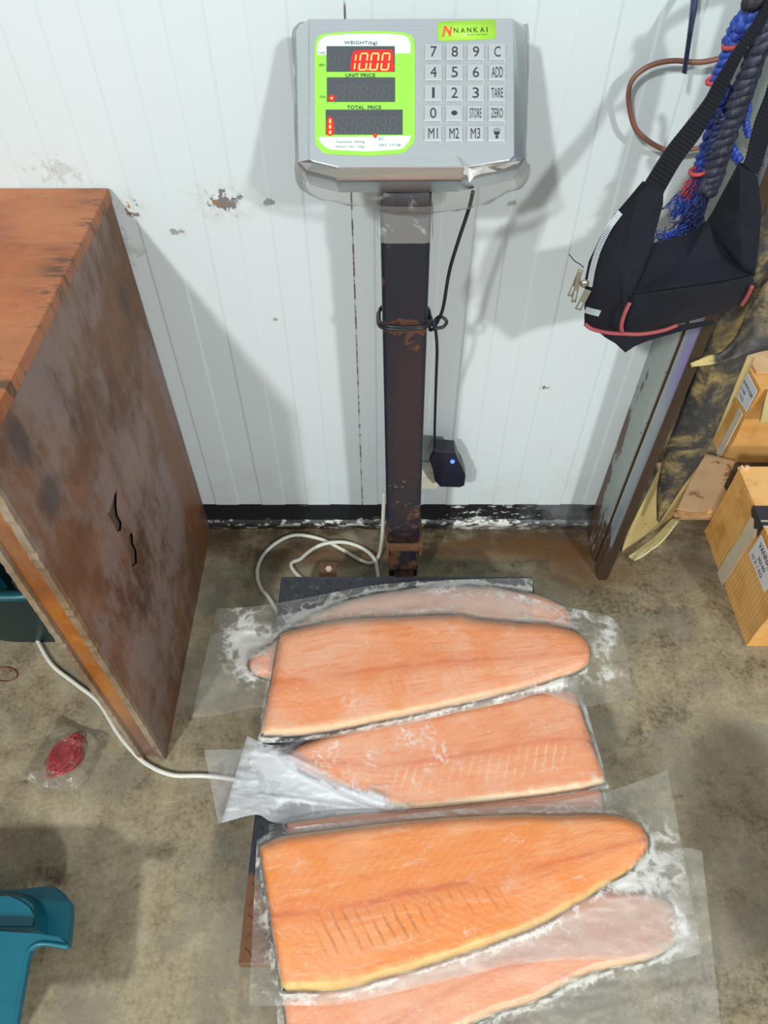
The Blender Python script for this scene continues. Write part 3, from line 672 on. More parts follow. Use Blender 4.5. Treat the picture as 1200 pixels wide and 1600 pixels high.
def m_flesh(name, seed, pale, frost, chev, orange=(.92, .335, .125), pink=(.93, .44, .25), belly=(.80, .58, .30), vein=.5):
    k = N(name); uvn = k.n('UVMap', uv_map='uv'); uv = uvn.outputs[0]; o = k.xyz(uv)
    sd = k.sc(k.pos, loc=(seed, seed * 2.3, 0))
    a = k.noise(9, 6, .62, sd, .5); b = k.noise(42, 5, .6, sd)
    col = k.mix(k.step(a, .38, .62), orange + (1,), pink + (1,))
    dv = k.ma('ABSOLUTE', k.ma('SUBTRACT', o[1], k.ma('ADD', .50, k.ma('MULTIPLY', k.ma('SUBTRACT', a, .5), .10))))
    # myomere lines: fine chevrons sweeping back from the midline
    ph = k.ma('ADD', k.ma('MULTIPLY', o[0], 230.0), k.ma('ADD', k.ma('MULTIPLY', dv, -95.0), k.ma('ADD', k.ma('MULTIPLY', b, 5.0), k.ma('MULTIPLY', a, 14.0))))
    sw = k.ma('SINE', ph)
    lines = k.ma('MULTIPLY', k.step(sw, .35, .98), k.step(k.noise(6, 4, .6, k.sc(sd, loc=(9, 1, 0))), .40, .60))
    col = k.mix(k.ma('MULTIPLY', lines, .16), col, (.93, .55, .34, 1))
    # rib marks in the belly cavity
    rib = k.ma('MULTIPLY', k.ma('MULTIPLY', k.step(o[1], .46, .58), k.step(o[1], .84, .70)), k.step(k.noise(16, 5, .65, sd), .34, .58))
    rib = k.ma('MULTIPLY', rib, k.ma('MULTIPLY', k.step(o[0], chev[0], chev[0] + .08), k.step(o[0], chev[1], chev[1] - .10)))
    rs = k.step(k.ma('SINE', k.ma('ADD', k.ma('ADD', k.ma('MULTIPLY', o[0], 215.0), k.ma('MULTIPLY', b, 2.2)), k.ma('MULTIPLY', o[1], -26.0 * chev[3]))), .45, .95)
    col = k.mix(k.ma('MULTIPLY', k.ma('MULTIPLY', rib, rs), chev[2]), col, (.45, .13, .022, 1) if chev[3] > 0 else (.88, .62, .36, 1))
    # dark midline
    ml = k.ma('MULTIPLY', k.step(dv, .035, .004), k.step(k.noise(14, 5, .6, sd), .36, .56))
    col = k.mix(k.ma('MULTIPLY', ml, vein), col, (.60, .13, .06, 1))
    st = k.noise(1, 6, .68, k.sc(uv, (9, 26, 1), (seed, seed, 0)), .8)
    col = k.mix(k.ma('MULTIPLY', k.step(st, .50, .66), .55), col, (.88, .20, .045, 1))
    col = k.mix(k.ma('MULTIPLY', k.step(st, .46, .34), .45), col, (.95, .54, .36, 1))
    col = k.mix(k.ma('MULTIPLY', k.step(dv, .14, .0), .30), col, (.84, .19, .05, 1))
    sp2 = k.ma('MULTIPLY', k.step(k.noise(75, 6, .72, sd, .6), .585, .66), k.step(k.noise(12, 4, .6, k.sc(sd, loc=(7, 7, 7))), .42, .58))
    col = k.mix(k.ma('MULTIPLY', sp2, .45), col, (.94, .74, .62, 1))
    # fatty belly rim and pale cut rim
    be = k.step(k.ma('ADD', o[1], k.ma('MULTIPLY', k.ma('SUBTRACT', b, .5), .18)), .885, .965)
    col = k.mix(k.ma('MULTIPLY', be, .9), col, belly + (1,))
    tp = k.step(k.ma('ADD', o[1], k.ma('MULTIPLY', k.ma('SUBTRACT', b, .5), .06)), .045, .008)
    col = k.mix(k.ma('MULTIPLY', tp, .7), col, (.80, .55, .35, 1))
    tail = k.ma('MULTIPLY', k.step(o[0], .93, .975), k.ma('MULTIPLY', k.step(dv, .16, .05), k.step(b, .40, .56)))
    col = k.mix(k.ma('MULTIPLY', tail, .55), col, (.36, .13, .09, 1))
    col = k.mix(pale, col, (.90, .52, .40, 1))
    # frost: ice crystals scattered in patches
    fr = k.ma('MULTIPLY', k.step(k.noise(11, 6, .65, k.sc(sd, loc=(2, 2, 5))), .55, .68), k.step(k.noise(130, 5, .75, sd), .46, .60))
    col = k.mix(k.ma('MULTIPLY', fr, frost), col, (.92, .80, .74, 1))
    fine = k.step(k.noise(230, 3, .6, sd), .62, .70)
    col = k.mix(k.ma('MULTIPLY', fine, .22), col, (.95, .70, .52, 1))
    h = k.ma('ADD', k.ma('MULTIPLY', sw, .12), k.ma('ADD', b, k.ma('MULTIPLY', k.noise(160, 3), .3)))
    return k.done(k.bsdf(col, .38, 0, k.bump(h, .25, .0015), .5, 0))
def m_film(name, haze, seed=0, tint=(.975, .985, .985, 1), rough=.12):
    k = N(name); at_ = k.n('Attribute', attribute_name='frost').outputs['Fac']
    sd = k.sc(k.pos, loc=(seed, seed, 0)); n = k.noise(21, 6, .60, sd, .25); f = k.noise(150, 4, .65, sd)
    rd = k.ma('MAXIMUM', 0.0, k.ma('SUBTRACT', 1.0, k.ma('MULTIPLY', k.ma('ABSOLUTE', k.ma('SUBTRACT', n, .5)), 7.0)))
    e = k.ma('ADD', at_, k.ma('ADD', k.ma('MULTIPLY', k.ma('SUBTRACT', rd, .45), .55), k.ma('MULTIPLY', k.ma('SUBTRACT', f, .5), .35)))
    fr = k.ma('MULTIPLY', k.step(e, .30, .80), k.step(at_, .02, .15))
    hz = k.n('Attribute', attribute_name='haze').outputs['Fac']
    tr = k.n('BsdfTransparent'); tr.inputs[0].default_value = tint
    df = k.bsdf(k.mix(n, *( ((.52, .55, .60, 1), (.68, .69, .70, 1)) if seed == 3 else ((.60, .62, .63, 1), (.80, .76, .67, 1)) )), .5)
    b = k.bump(k.ma('ADD', k.noise(22, 5, .6, sd, 1.5), k.ma('ADD', k.ma('MULTIPLY', f, .30), k.ma('MULTIPLY', k.noise(75, 4, .6, sd, 2.0), .5))), .9, .0045)
    m1 = k.n('MixShader'); k.put(m1.inputs[0], k.ma('MINIMUM', .97, k.ma('ADD', k.ma('ADD', k.ma('MULTIPLY', haze, hz), k.ma('MULTIPLY', k.ma('MULTIPLY', k.ma('SUBTRACT', n, .4), .12), hz)), k.ma('MULTIPLY', fr, .68))))
    k.put(m1.inputs[1], tr.outputs[0]); k.put(m1.inputs[2], df)
    g = k.n('BsdfGlossy'); g.inputs['Roughness'].default_value = rough; k.put(g.inputs['Normal'], b)
    lw = k.n('LayerWeight'); lw.inputs[0].default_value = .25; k.put(lw.inputs['Normal'], b)
    m2 = k.n('MixShader'); k.put(m2.inputs[0], k.ma('MULTIPLY_ADD', lw.outputs['Fresnel'], .22, .045)); k.put(m2.inputs[1], m1.outputs[0]); k.put(m2.inputs[2], g.outputs[0])
    return k.done(m2.outputs[0])
M_SKIN = plain('silver_fish_skin', (.30, .29, .26, 1), .3, .4, .5, 60, .2)

def droop(x): return max(0.0, PX0 - x, x - PX1)
def package(label, top, bot, btop, bbot, zb, T, mf, mb, frost, ends, seed, creases=()):
    """fillet outline and pouch outline given by their upper and lower edges, left to right"""
    A, B = resample(top, 72), resample(bot, 72)
    poly = np.concatenate([A, B[::-1]])
    base = P(*poly.mean(0), Z=zb)
    root = thing('vacuum_packed_salmon', base, label, 'packed fish', 'vacuum-packed salmon fillets')
    nu, nv = 72, 30
    G = A[:, None, :] * (1 - np.linspace(0, 1, nv + 1)[None, :, None]) + B[:, None, :] * np.linspace(0, 1, nv + 1)[None, :, None]
    D = np.clip(edge_dist(G.reshape(-1, 2), poly), 0, None).reshape(nu + 1, nv + 1)
    Hh = fprof(D, T)
    bm = bmesh.new()
    def fn(u, v):
        i, j = round(u * nu), round(v * nv)
        h = Hh[i, j]; px, py = G[i, j]
        h *= 1 - .22 * max(0, v - .6) / .4; h += .0009 * fbm((px * .02, py * .03, seed)) * (h / T)
        return P(px, py, Z=zb + .001 + h)
    vs = grid(bm, fn, nu, nv, True)
    ring = [vs[i][0] for i in range(nu + 1)] + [vs[nu][j] for j in range(1, nv + 1)] + [vs[i][nv] for i in range(nu - 1, -1, -1)] + [vs[0][j] for j in range(nv - 1, 0, -1)]
    bm.faces.new([bm.verts.new(v.co) for v in ring[::-1]])
    fil = obj('fillet', bm, mf, root, True)
    # skin: a band showing round the under edge
    bm = bmesh.new(); c = poly.mean(0); rows = []
    step = np.roll(poly, -1, 0) - np.roll(poly, 1, 0); nrm = np.stack([step[:, 1], -step[:, 0]], 1); nrm /= np.hypot(*nrm.T)[:, None] + 1e-9
    if edge_dist(np.array([poly[20] + nrm[20] * 2]), poly)[0] > 0: nrm = -nrm
    for off, z in ((-3, .0), (.6, .0004), (.9, .0016), (-.4, T * .22), (-3, T * .22)):
        rows.append([P(*(p + n_ * off), Z=zb + z) for p, n_ in zip(poly, nrm)])
    loft(bm, rows, cap=False); obj('skin', bm, M_SKIN, fil, True, label='dark silvery skin showing under the flesh')
    # pouch film draped over it
    nu2, nv2 = 150, 84
    C_, E = resample(btop, nu2), resample(bbot, nu2)
    V_ = np.linspace(0, 1, nv2 + 1)[None, :, None]
    g = C_[:, None, :] * (1 - V_) + E[:, None, :] * V_
    d = edge_dist(g.reshape(-1, 2), poly).reshape(nu2 + 1, nv2 + 1)
    bm = bmesh.new(); fl_ = bm.verts.layers.float.new('frost'); hzl = bm.verts.layers.float.new('haze')
    hzs = np.where(d > 0, .22, 1.0)
    for hp, amt in HAZE.get(seed, []): hzs += amt * np.clip(edge_dist(g.reshape(-1, 2), np.array(hp, float)).reshape(d.shape) / 14 + .5, 0, 1)
    hin = fprof(np.clip(d + 5, 0, None), T) + .0027
    hout = (T * .25) * np.exp(-np.clip(-d - 5, 0, None) / 9.0) + .0015
    h = np.where(d > -5, np.maximum(hin, T * .25 + .0015), hout)
    def gfn(u, v):
        i, j = round(u * nu2), round(v * nv2); px, py = g[i, j]; dd = d[i, j]
        wr_ = fbm((px * .018, py * .030, seed + 3), 4) * (.0050 if dd < -6 else .0012)
        for (x0, y0, x1, y1, amp) in creases:
            tx, ty = x1 - x0, y1 - y0; q = max(0, min(1, ((px - x0) * tx + (py - y0) * ty) / (tx * tx + ty * ty)))
            ds = math.hypot(px - x0 - q * tx, py - y0 - q * ty); wr_ += amp * math.exp(-(ds / 3.2) ** 2)
        z = zb + h[i, j] + max(wr_, -.0007)
        p = P(px, py, Z=z); ov = droop(p.x)
        if ov and dd < -8: p = P(px, py, Z=z - ov * (.02 if seed == 4 else .10) * min(1, (-dd - 8) / 20))
        return p
    vs = grid(bm, gfn, nu2, nv2)
    for i in range(nu2 + 1):
        for j in range(nv2 + 1):
            px, py = g[i, j]; dd = d[i, j]
            val = 0.0
            if dd < -3: val = frost * math.exp(-(-dd - 3) / ends) + .15 * fbm((px * .012, py * .012, seed + 9), 3)
            elif dd < 8: val = .16 * frost
            val += .24 * math.exp(-((dd + 3.5) / 3.2) ** 2) + frost_spots(px, py, seed)
            vs[i][j][fl_] = max(0.0, min(1.2, val)); vs[i][j][hzl] = float(hzs[i, j])
    obj('plastic_pouch', bm, mb, root, True)
    return root
HAZE = {3: [([(386, 1150), (425, 1166), (470, 1180), (545, 1234), (640, 1264), (520, 1292), (432, 1288), (346, 1288)], 5.2)], 1: [([(560, 925), (700, 912), (890, 930), (900, 962), (700, 966), (560, 972)], .9)],
        4: [([(458, 1572), (530, 1548), (640, 1520), (760, 1480), (850, 1444), (1000, 1390), (1075, 1410), (1090, 1490), (950, 1500), (800, 1508), (640, 1546)], 2.3), ([(400, 1315), (700, 1264), (940, 1236), (960, 1268), (700, 1274), (500, 1296)], .8)],
        2: [([(432, 963), (700, 911), (860, 940), (870, 974), (700, 960), (470, 980)], 2.2), ([(800, 1080), (900, 1060), (900, 1104), (640, 1132), (620, 1124)], 2.4)]}
SPOTS = {1: [(375, 985, 22, 40, .55), (395, 1020, 30, 30, .5)], 2: [(700, 925, 60, 10, .25), (830, 930, 60, 12, .5), (900, 960, 40, 12, .55), (950, 1000, 14, 40, .45), (960, 1060, 25, 14, .45), (865, 1070, 35, 10, .4)],
         3: [(425, 1192, 30, 22, .75), (470, 1240, 70, 22, .55), (560, 1255, 60, 16, .5), (600, 1235, 50, 18, .25)], 4: [(1030, 1360, 45, 30, .42), (1045, 1300, 20, 30, .35), (1065, 1440, 20, 50, .38), (1000, 1385, 50, 14, .35)],
         5: [(900, 1530, 50, 10, .3), (1040, 1470, 30, 30, .3)], 6: []}
def frost_spots(px, py, seed):
    return sum(a * math.exp(-((px - x) / rx) ** 2 - ((py - y) / ry) ** 2) for x, y, rx, ry, a in SPOTS[seed])

# lower layer first
package('lowest salmon pouch at the back, mostly hidden, its pale tail poking out at left', [(388, 1036), (394, 1022), (420, 1008), (480, 965), (560, 934), (660, 919), (760, 917), (840, 930), (884, 950), (892, 968)],
        [(388, 1040), (396, 1054), (424, 1062), (520, 1080), (640, 1088), (760, 1080), (860, 1060), (888, 1030), (890, 1000), (892, 972)],
        [(338, 951), (390, 948), (440, 941), (500, 930), (560, 918), (640, 909), (740, 905), (832, 903)], [(300, 1122), (340, 1117), (400, 1106), (470, 1100), (560, 1098), (660, 1092), (760, 1075), (834, 1050)],
        .1215, .022, m_flesh('pale_salmon_flesh', 1.0, .45, .5, (.2, .6, .2, 1), belly=(.80, .66, .50)), m_film('pouch_film_back', .10, 1), .55, 18, 1, ((440, 1000, 520, 925, .003), (520, 925, 620, 918, .002), (385, 985, 430, 990, .002)))
package('salmon pouch lying crosswise under the two others, showing only a thin pink strip', [(447, 1286), (520, 1276), (600, 1267), (680, 1261), (760, 1253), (850, 1243), (925, 1233), (940, 1236)],
        [(449, 1318), (520, 1330), (600, 1334), (680, 1334), (760, 1330), (850, 1322), (930, 1308), (950, 1296)],
        [(420, 1288), (520, 1272), (620, 1262), (720, 1254), (820, 1244), (955, 1228)], [(420, 1325), (520, 1337), (620, 1342), (720, 1340), (820, 1334), (960, 1312)],
        .1215, .018, m_flesh('pink_salmon_flesh', 6.0, .40, .2, (.2, .6, .1, 1), pink=(.82, .34, .25)), m_film('pouch_film_under', .10, 6), .2, 10, 6)
package('second salmon pouch from the back, frosted left end folded over, pale rib marks at right', [(440, 1181), (478, 1160), (540, 1138), (640, 1116), (740, 1098), (820, 1080), (868, 1074), (893, 1080), (904, 1096)],
        [(452, 1196), (490, 1216), (545, 1242), (600, 1262), (650, 1266), (740, 1258), (830, 1246), (900, 1236), (948, 1224)],
        [(386, 1150), (425, 1164), (470, 1152), (540, 1130), (640, 1108), (740, 1090), (820, 1073), (870, 1066), (909, 1080)], [(346, 1286), (400, 1273), (432, 1286), (520, 1290), (600, 1278), (690, 1267), (780, 1259), (870, 1249), (952, 1232)],
        .1220, .021, m_flesh('frosted_salmon_flesh', 3.0, .12, .85, (.30, .95, .85, -1), belly=(.84, .72, .44)), m_film('pouch_film_frosted', .10, 3), .42, 22, 3, ((440, 1175, 640, 1262, .004), (380, 1160, 420, 1270, .002), (400, 1240, 560, 1262, .002)))
package('front salmon pouch cut by the bottom edge of the photo, hazy pink tail at right', [(440, 1556), (500, 1536), (600, 1510), (700, 1476), (800, 1436), (880, 1400), (950, 1387), (1010, 1392), (1046, 1408), (1060, 1430)],
        [(470, 1760), (540, 1740), (620, 1690), (700, 1622), (770, 1586), (835, 1566), (868, 1548), (930, 1520), (1010, 1502), (1052, 1478), (1062, 1450)],
        [(432, 1566), (520, 1522), (640, 1480), (760, 1430), (860, 1385), (950, 1350), (1060, 1326), (1097, 1329)], [(440, 1800), (560, 1800), (700, 1800), (840, 1800), (960, 1790), (1040, 1760), (1100, 1700), (1127, 1610)],
        .1215, .022, m_flesh('tail_salmon_flesh', 5.0, .25, .35, (.2, .6, .2, 1), belly=(.80, .62, .36)), m_film('pouch_film_front', .16, 5), .38, 15, 5, ((900, 1540, 905, 1600, .003), (905, 1590, 1000, 1560, .003), (930, 1600, 1060, 1540, .002), (820, 1560, 960, 1540, .002)))
package('bright orange salmon pouch nearest the black post, topmost at the back, tail pointing right', [(437, 990), (470, 980), (540, 967), (640, 962), (715, 960), (742, 966), (800, 972), (860, 976), (905, 990), (922, 1012)],
        [(406, 1150), (470, 1149), (540, 1138), (620, 1122), (700, 1105), (800, 1082), (850, 1068), (892, 1054), (916, 1042), (923, 1024)],
        [(432, 963), (500, 948), (580, 930), (680, 914), (730, 910), (770, 916), (850, 940), (905, 952), (952, 963), (972, 985)], [(402, 1162), (470, 1158), (560, 1145), (640, 1130), (720, 1112), (800, 1096), (850, 1084), (905, 1104), (950, 1098), (990, 1090)],
        .1480, .024, m_flesh('orange_salmon_flesh', 2.0, -.0, .45, (.25, .7, .12, 1), belly=(.86, .58, .34)), m_film('pouch_film_top', .07, 2), .36, 12, 2,
        ((640, 975, 700, 992, .0016), (560, 992, 710, 1000, .0014), (745, 970, 790, 1020, .0016), (810, 985, 835, 1022, .0018), (435, 965, 408, 1150, .002), (930, 1030, 965, 1058, .003), (905, 1055, 970, 1075, .003)))
package('deep orange salmon pouch on top at the front, dark rib marks and yellow belly edge', [(404, 1322), (440, 1306), (500, 1297), (600, 1285), (700, 1276), (800, 1272), (880, 1273), (950, 1272), (992, 1283), (1013, 1306)],
        [(440, 1550), (530, 1549), (600, 1531), (700, 1501), (800, 1466), (848, 1446), (880, 1426), (930, 1396), (985, 1361), (1008, 1338), (1014, 1316)],
        [(401, 1312), (440, 1296), (560, 1281), (700, 1265), (850, 1255), (950, 1236), (1000, 1220), (1043, 1203)], [(389, 1572), (460, 1571), (530, 1570), (640, 1546), (730, 1525), (802, 1508), (900, 1500), (990, 1502), (1050, 1502), (1097, 1490)],
        .1475, .025, m_flesh('deep_orange_salmon_flesh', 4.0, .0, .30, (.08, .62, .62, 1), orange=(.95, .30, .055), pink=(.95, .37, .125), belly=(.80, .55, .18), vein=.65), m_film('pouch_film_top_front', .10, 4), .42, 14, 4,
        ((860, 1285, 880, 1330, .0016), (880, 1330, 885, 1400, .0014), (980, 1262, 1040, 1235, .003), (640, 1325, 650, 1370, .0012), (900, 1405, 1010, 1400, .002), (890, 1415, 960, 1420, .002), (460, 1290, 560, 1280, .002)))
# folded-under left end of the frosted pouch
bm = bmesh.new(); fl_ = bm.verts.layers.float.new('frost')
hz_ = bm.verts.layers.float.new('haze')
a = resample([(319, 1172), (345, 1171), (376, 1171), (400, 1172)], 20); b = resample([(341, 1287), (352, 1284), (372, 1279), (396, 1272)], 20)
vs = grid(bm, lambda u, v: P(*(a[round(u * 20)] * (1 - v) + b[round(u * 20)] * v), Z=.117 - .012 * (1 - u) + .0015 * fbm((u * 5, v * 5, 2))), 20, 20)
for r_ in vs:
    for v in r_: v[fl_] = .12; v[hz_] = 2.2
fr_root = [o for o in bpy.data.objects if o.get('label', '').startswith('second salmon')][0]
obj('pouch_end', bm, bpy.data.materials['pouch_film_frosted'], fr_root, True)

# ------------------------------------------------------------------ black waist bag hanging at the right
def m_fabric():
    k = N('black_nylon'); x = k.xyz()
    wv = k.ma('MULTIPLY', k.ma('SINE', k.ma('MULTIPLY', k.ma('ADD', x[0], x[1]), 2600.0)), k.ma('SINE', k.ma('MULTIPLY', x[2], 2600.0)))
    col = k.mix(k.noise(14, 5, .6), (.0045, .0052, .010, 1), (.0135, .0155, .024, 1))
    col = k.mix(k.ma('MULTIPLY', k.step(k.noise(300, 2), .64, .74), .4), col, (.028, .031, .042, 1))
    sh = k.n('BsdfPrincipled'); k.put(sh.inputs['Base Color'], col); sh.inputs['Roughness'].default_value = .75
    sh.inputs['Sheen Weight'].default_value = .03; sh.inputs['Specular IOR Level'].default_value = .18
    k.put(sh.inputs['Normal'], k.bump(k.ma('ADD', k.ma('MULTIPLY', wv, .25), k.noise(20, 4)), .35, .003)); return k.done(sh.outputs[0])
M_FAB = m_fabric()
M_PIPE = plain('dusty_red_piping', (.32, .065, .075, 1), .7, 0, .15, 200, .3)
M_TEETH = plain('silver_zipper_teeth', (.52, .58, .60, 1), .35, .3, .15, 300)
M_PULL = plain('brass_grey_metal', (.42, .40, .33, 1), .3, .9, .15, 80)
def puff(bm, pts, thick, bulge, rings=6, sub=6, back=None):
    """closed cushion-like panel from an outline of room points"""
    o = []
    for a, b in zip(pts, pts[1:] + pts[:1]):
        for i in range(sub): o.append(a.lerp(b, i / sub))
    c = sum(o, Vector()) / len(o); nrm = (Vector((0, 0, H)) - c).normalized()
    t = bmesh.new(); prev = None
    ks = [(1, 0)] + [(1 - k / rings, math.sin(math.pi / 2 * k / rings)) for k in range(1, rings)]
    F_ = [[t.verts.new(c + (p - c) * s + nrm * (bulge * h + .0012 * fbm((p.x * 30 * s, p.z * 30, s * 3)))) for p in o] for s, h in ks]
    B_ = [[t.verts.new(c + (p - c) * s * .96 - nrm * (thick * (.75 + .25 * h))) for p in o] for s, h in ks]
    n = len(o)
    for R_ in (F_, B_):
        for a, b in zip(R_, R_[1:]):
            for i in range(n): t.faces.new((a[i], a[(i + 1) % n], b[(i + 1) % n], b[i]))
        cv = t.verts.new(sum((v.co for v in R_[-1]), Vector()) / n)
        for i in range(n): t.faces.new((R_[-1][i], R_[-1][(i + 1) % n], cv))
    for i in range(n): t.faces.new((F_[0][i], B_[0][i], B_[0][(i + 1) % n], F_[0][(i + 1) % n]))
    bmesh.ops.recalc_face_normals(t, faces=t.faces); merge(bm, t)
pp = lambda L_: [P(a, b, Y=y) for a, b, y in L_]
wb = thing('waist_bag', P(1050, 440, Y=.80), 'black nylon waist bag with silver zippers hanging from ribbed straps at upper right', 'bag')
bm = bmesh.new()
puff(bm, pp([(1004, 283, .800), (1022, 288, .795), (1037, 297, .790), (1036, 320, .788), (1022, 372, .778), (1005, 420, .768), (988, 460, .760), (984, 472, .758), (974, 500, .756), (971, 520, .756), (945, 517, .764), (913, 507, .775),
            (913, 480, .780), (915, 455, .784), (912, 445, .788), (920, 408, .792), (938, 370, .796), (960, 335, .800), (980, 312, .802)]), .035, .010)
puff(bm, pp([(985, 462, .757), (1030, 455, .752), (1080, 448, .752), (1130, 441, .758), (1176, 430, .770), (1178, 440, .772), (1174, 456, .776), (1158, 478, .780), (1120, 490, .778), (1060, 507, .770), (1030, 516, .764), (1000, 521, .760), (972, 520, .757), (975, 500, .756)]), .05, .012)
puff(bm, pp([(1000, 384, .812), (1030, 377, .826), (1072, 366, .836), (1104, 345, .840), (1120, 320, .835), (1178, 400, .800), (1178, 432, .775), (1130, 441, .770), (1080, 448, .765), (1030, 455, .762), (975, 464, .764), (985, 425, .790)]), .012, -.006)
puff(bm, pp([(1155, 252, .815), (1170, 262, .812), (1184, 276, .806), (1190, 330, .798), (1186, 380, .788), (1180, 431, .774), (1160, 420, .778), (1130, 385, .800), (1104, 348, .828), (1120, 318, .832), (1140, 280, .825)]), .022, .006)
obj('body', bm, M_FAB, wb, True)
wb.children[-1].data.polygons.foreach_set('use_smooth', [True] * len(wb.children[-1].data.polygons))
bm = bmesh.new(); puff(bm, pp([(930, 514, .772), (972, 521, .764), (1010, 521, .764), (1058, 508, .772), (1116, 499, .785), (1117, 506, .786), (1060, 519, .778), (1012, 533, .770), (992, 541, .768), (977, 551, .766), (962, 537, .770), (945, 527, .774)]), .012, .002)
obj('bottom_flap', bm, M_FAB, wb, True)
for path_ in ([(984, 473, .7475), (976, 490, .7455), (971, 508, .7465), (972, 519, .749)], [(914, 506, .772), (925, 514, .768), (950, 520, .757), (972, 521.5, .750), (1002, 522, .751), (1035, 516.5, .755), (1058, 508, .760)], [(1175, 447, .766), (1168, 462, .770), (1159, 476, .774)]):
    bm = bmesh.new(); tube(bm, spline(pp(path_), 24), .0026, 8); obj('piping', bm, M_PIPE, wb, True)
def zipper(path_, wpx, nt):
    bm = bmesh.new(); c = spline(pp(path_), nt)
    for i in range(nt):
        a, b = c[i], c[i + 1]; t = (b - a).normalized(); nrm = (Vector((0, 0, H)) - a).normalized(); s = t.cross(nrm).normalized(); nrm = s.cross(t)
        for sg in (-1, 1):
            Mx = Matrix((( s.x, t.x, nrm.x, a.x), (s.y, t.y, nrm.y, a.y), (s.z, t.z, nrm.z, a.z), (0, 0, 0, 1)))
            d = (b - a).length
            box(bm, (min(0, sg * wpx), (.05 if sg > 0 else .45) * d - .2 * d, -.0016), (max(0, sg * wpx), (.05 if sg > 0 else .45) * d + .34 * d, .0012), 0, Mx)
    return bm
obj('zipper', zipper([(969, 332, .793), (951, 357, .787), (935, 390, .783), (926, 420, .780), (921, 448, .777)], .0034, 46), M_TEETH, wb)
obj('zipper', zipper([(915, 484, .775), (925, 487, .769), (938, 490, .763)], .0038, 12), M_TEETH, wb)
bm = bmesh.new(); bmesh.ops.create_uvsphere(bm, u_segments=10, v_segments=8, radius=.0055); bm.transform(Matrix.Translation(P(913, 443, Y=.775)) @ Matrix.Diagonal((1, .7, 1, 1))); obj('zipper_slider', bm, M_PULL, wb, True)
def pull(a, b, wd, Yv):
    A_, B_ = P(*a, Y=Yv), P(*b, Y=Yv - .004); t = (B_ - A_).normalized(); s = t.cross(Vector((0, -1, 0))).normalized(); n_ = s.cross(t); d = (B_ - A_).length
    Mx = Matrix(((s.x, t.x, n_.x, A_.x), (s.y, t.y, n_.y, A_.y), (s.z, t.z, n_.z, A_.z), (0, 0, 0, 1)))
    bm = bmesh.new(); box(bm, (-wd, 0, -.0008), (-wd * .5, d, .0008), .0003, Mx); box(bm, (wd * .5, 0, -.0008), (wd, d, .0008), .0003, Mx)
    box(bm, (-wd, 0, -.0008), (wd, d * .62, .0004), .0003, Mx); box(bm, (-wd, d * .92, -.0008), (wd, d, .0008), .0003, Mx)
    obj('zipper_pull', bm, M_PULL, wb)
pull((919, 453), (903, 484), .0042, .772); pull((908, 421), (890, 463), .0030, .782); pull((906, 424), (896, 472), .0030, .780)
bm = bmesh.new(); tube(bm, spline([P(912, 418, Y=.784), P(905, 412, Y=.785), P(898, 408, Y=.787), P(889, 397, Y=.79)], 12), .0006, 5); obj('loose_thread', bm, M_FAB, wb)
def webbing(Lp, Rp, y0, y1, ribs, name='strap'):
    n = ribs * 4; A_ = resample(Lp, n); B_ = resample(Rp, n); bm = bmesh.new()
    def fn(u, v):
        i = round(u * n); yv = y0 + (y1 - y0) * u; p = P(A_[i][0] * (1 - v) + B_[i][0] * v, A_[i][1] * (1 - v) + B_[i][1] * v, Y=yv)
        return p + (Vector((0, 0, H)) - p).normalized() * .0016 * (1 if i % 4 in (0, 1) else -.6)
    grid(bm, fn, n, 6); o = obj(name, bm, M_FAB, wb); solid(o, .0035, 0); return o
webbing([(1000, 298), (1038, 237), (1069, 197), (1100, 157), (1119, 123), (1147, 78), (1176, 36), (1192, 8), (1200, -12)], [(1028, 316), (1062, 256), (1095, 211), (1123, 164), (1140, 128), (1164, 80), (1186, 46), (1203, 22), (1212, -4)], .797, .858, 52)
webbing([(1160, 256), (1166, 246), (1180, 190), (1198, 142), (1212, 80), (1222, 20)], [(1183, 273), (1190, 255), (1202, 212), (1218, 150), (1230, 85), (1236, 24)], .812, .852, 40)

# hanger bar, ropes, wire loop, dangling strip
M_IRON = plain('dark_iron', (.03, .025, .03, 1), .6, .3, .3, 60, .4)
bm = bmesh.new(); tube(bm, spline([Vector((.462, .915, 1.06)), Vector((.43, .895, 1.066)), Vector((.40, .868, 1.060)), P(1182, 2, Y=.862), P(1166, 4, Y=.858)], 20), .0075, 10)
tag(obj('hanger_bar', bm, M_IRON, None, True), 'dark iron bar at the top right corner that the straps and ropes hang from', 'hanger')
def m_rope(name, c0, c1, c2):
    k = N(name); n = k.noise(60, 4); f = k.noise(1, 3, .6, k.sc(k.pos, (220, 220, 60)))
    col = k.mix(n, c0, c1); col = k.mix(k.step(f, .55, .68), col, c2)
    return k.done(k.bsdf(col, .5, 0, k.bump(f, .6, .002), .5))
M_RB = m_rope('blue_nylon_rope', (.010, .035, .26, 1), (.03, .085, .45, 1), (.10, .17, .55, 1))
M_RD = m_rope('dark_braided_rope', (.016, .018, .035, 1), (.045, .05, .08, 1), (.06, .085, .15, 1))
M_RR = plain('red_thread', (.48, .06, .06, 1), .6, 0, .2, 100)
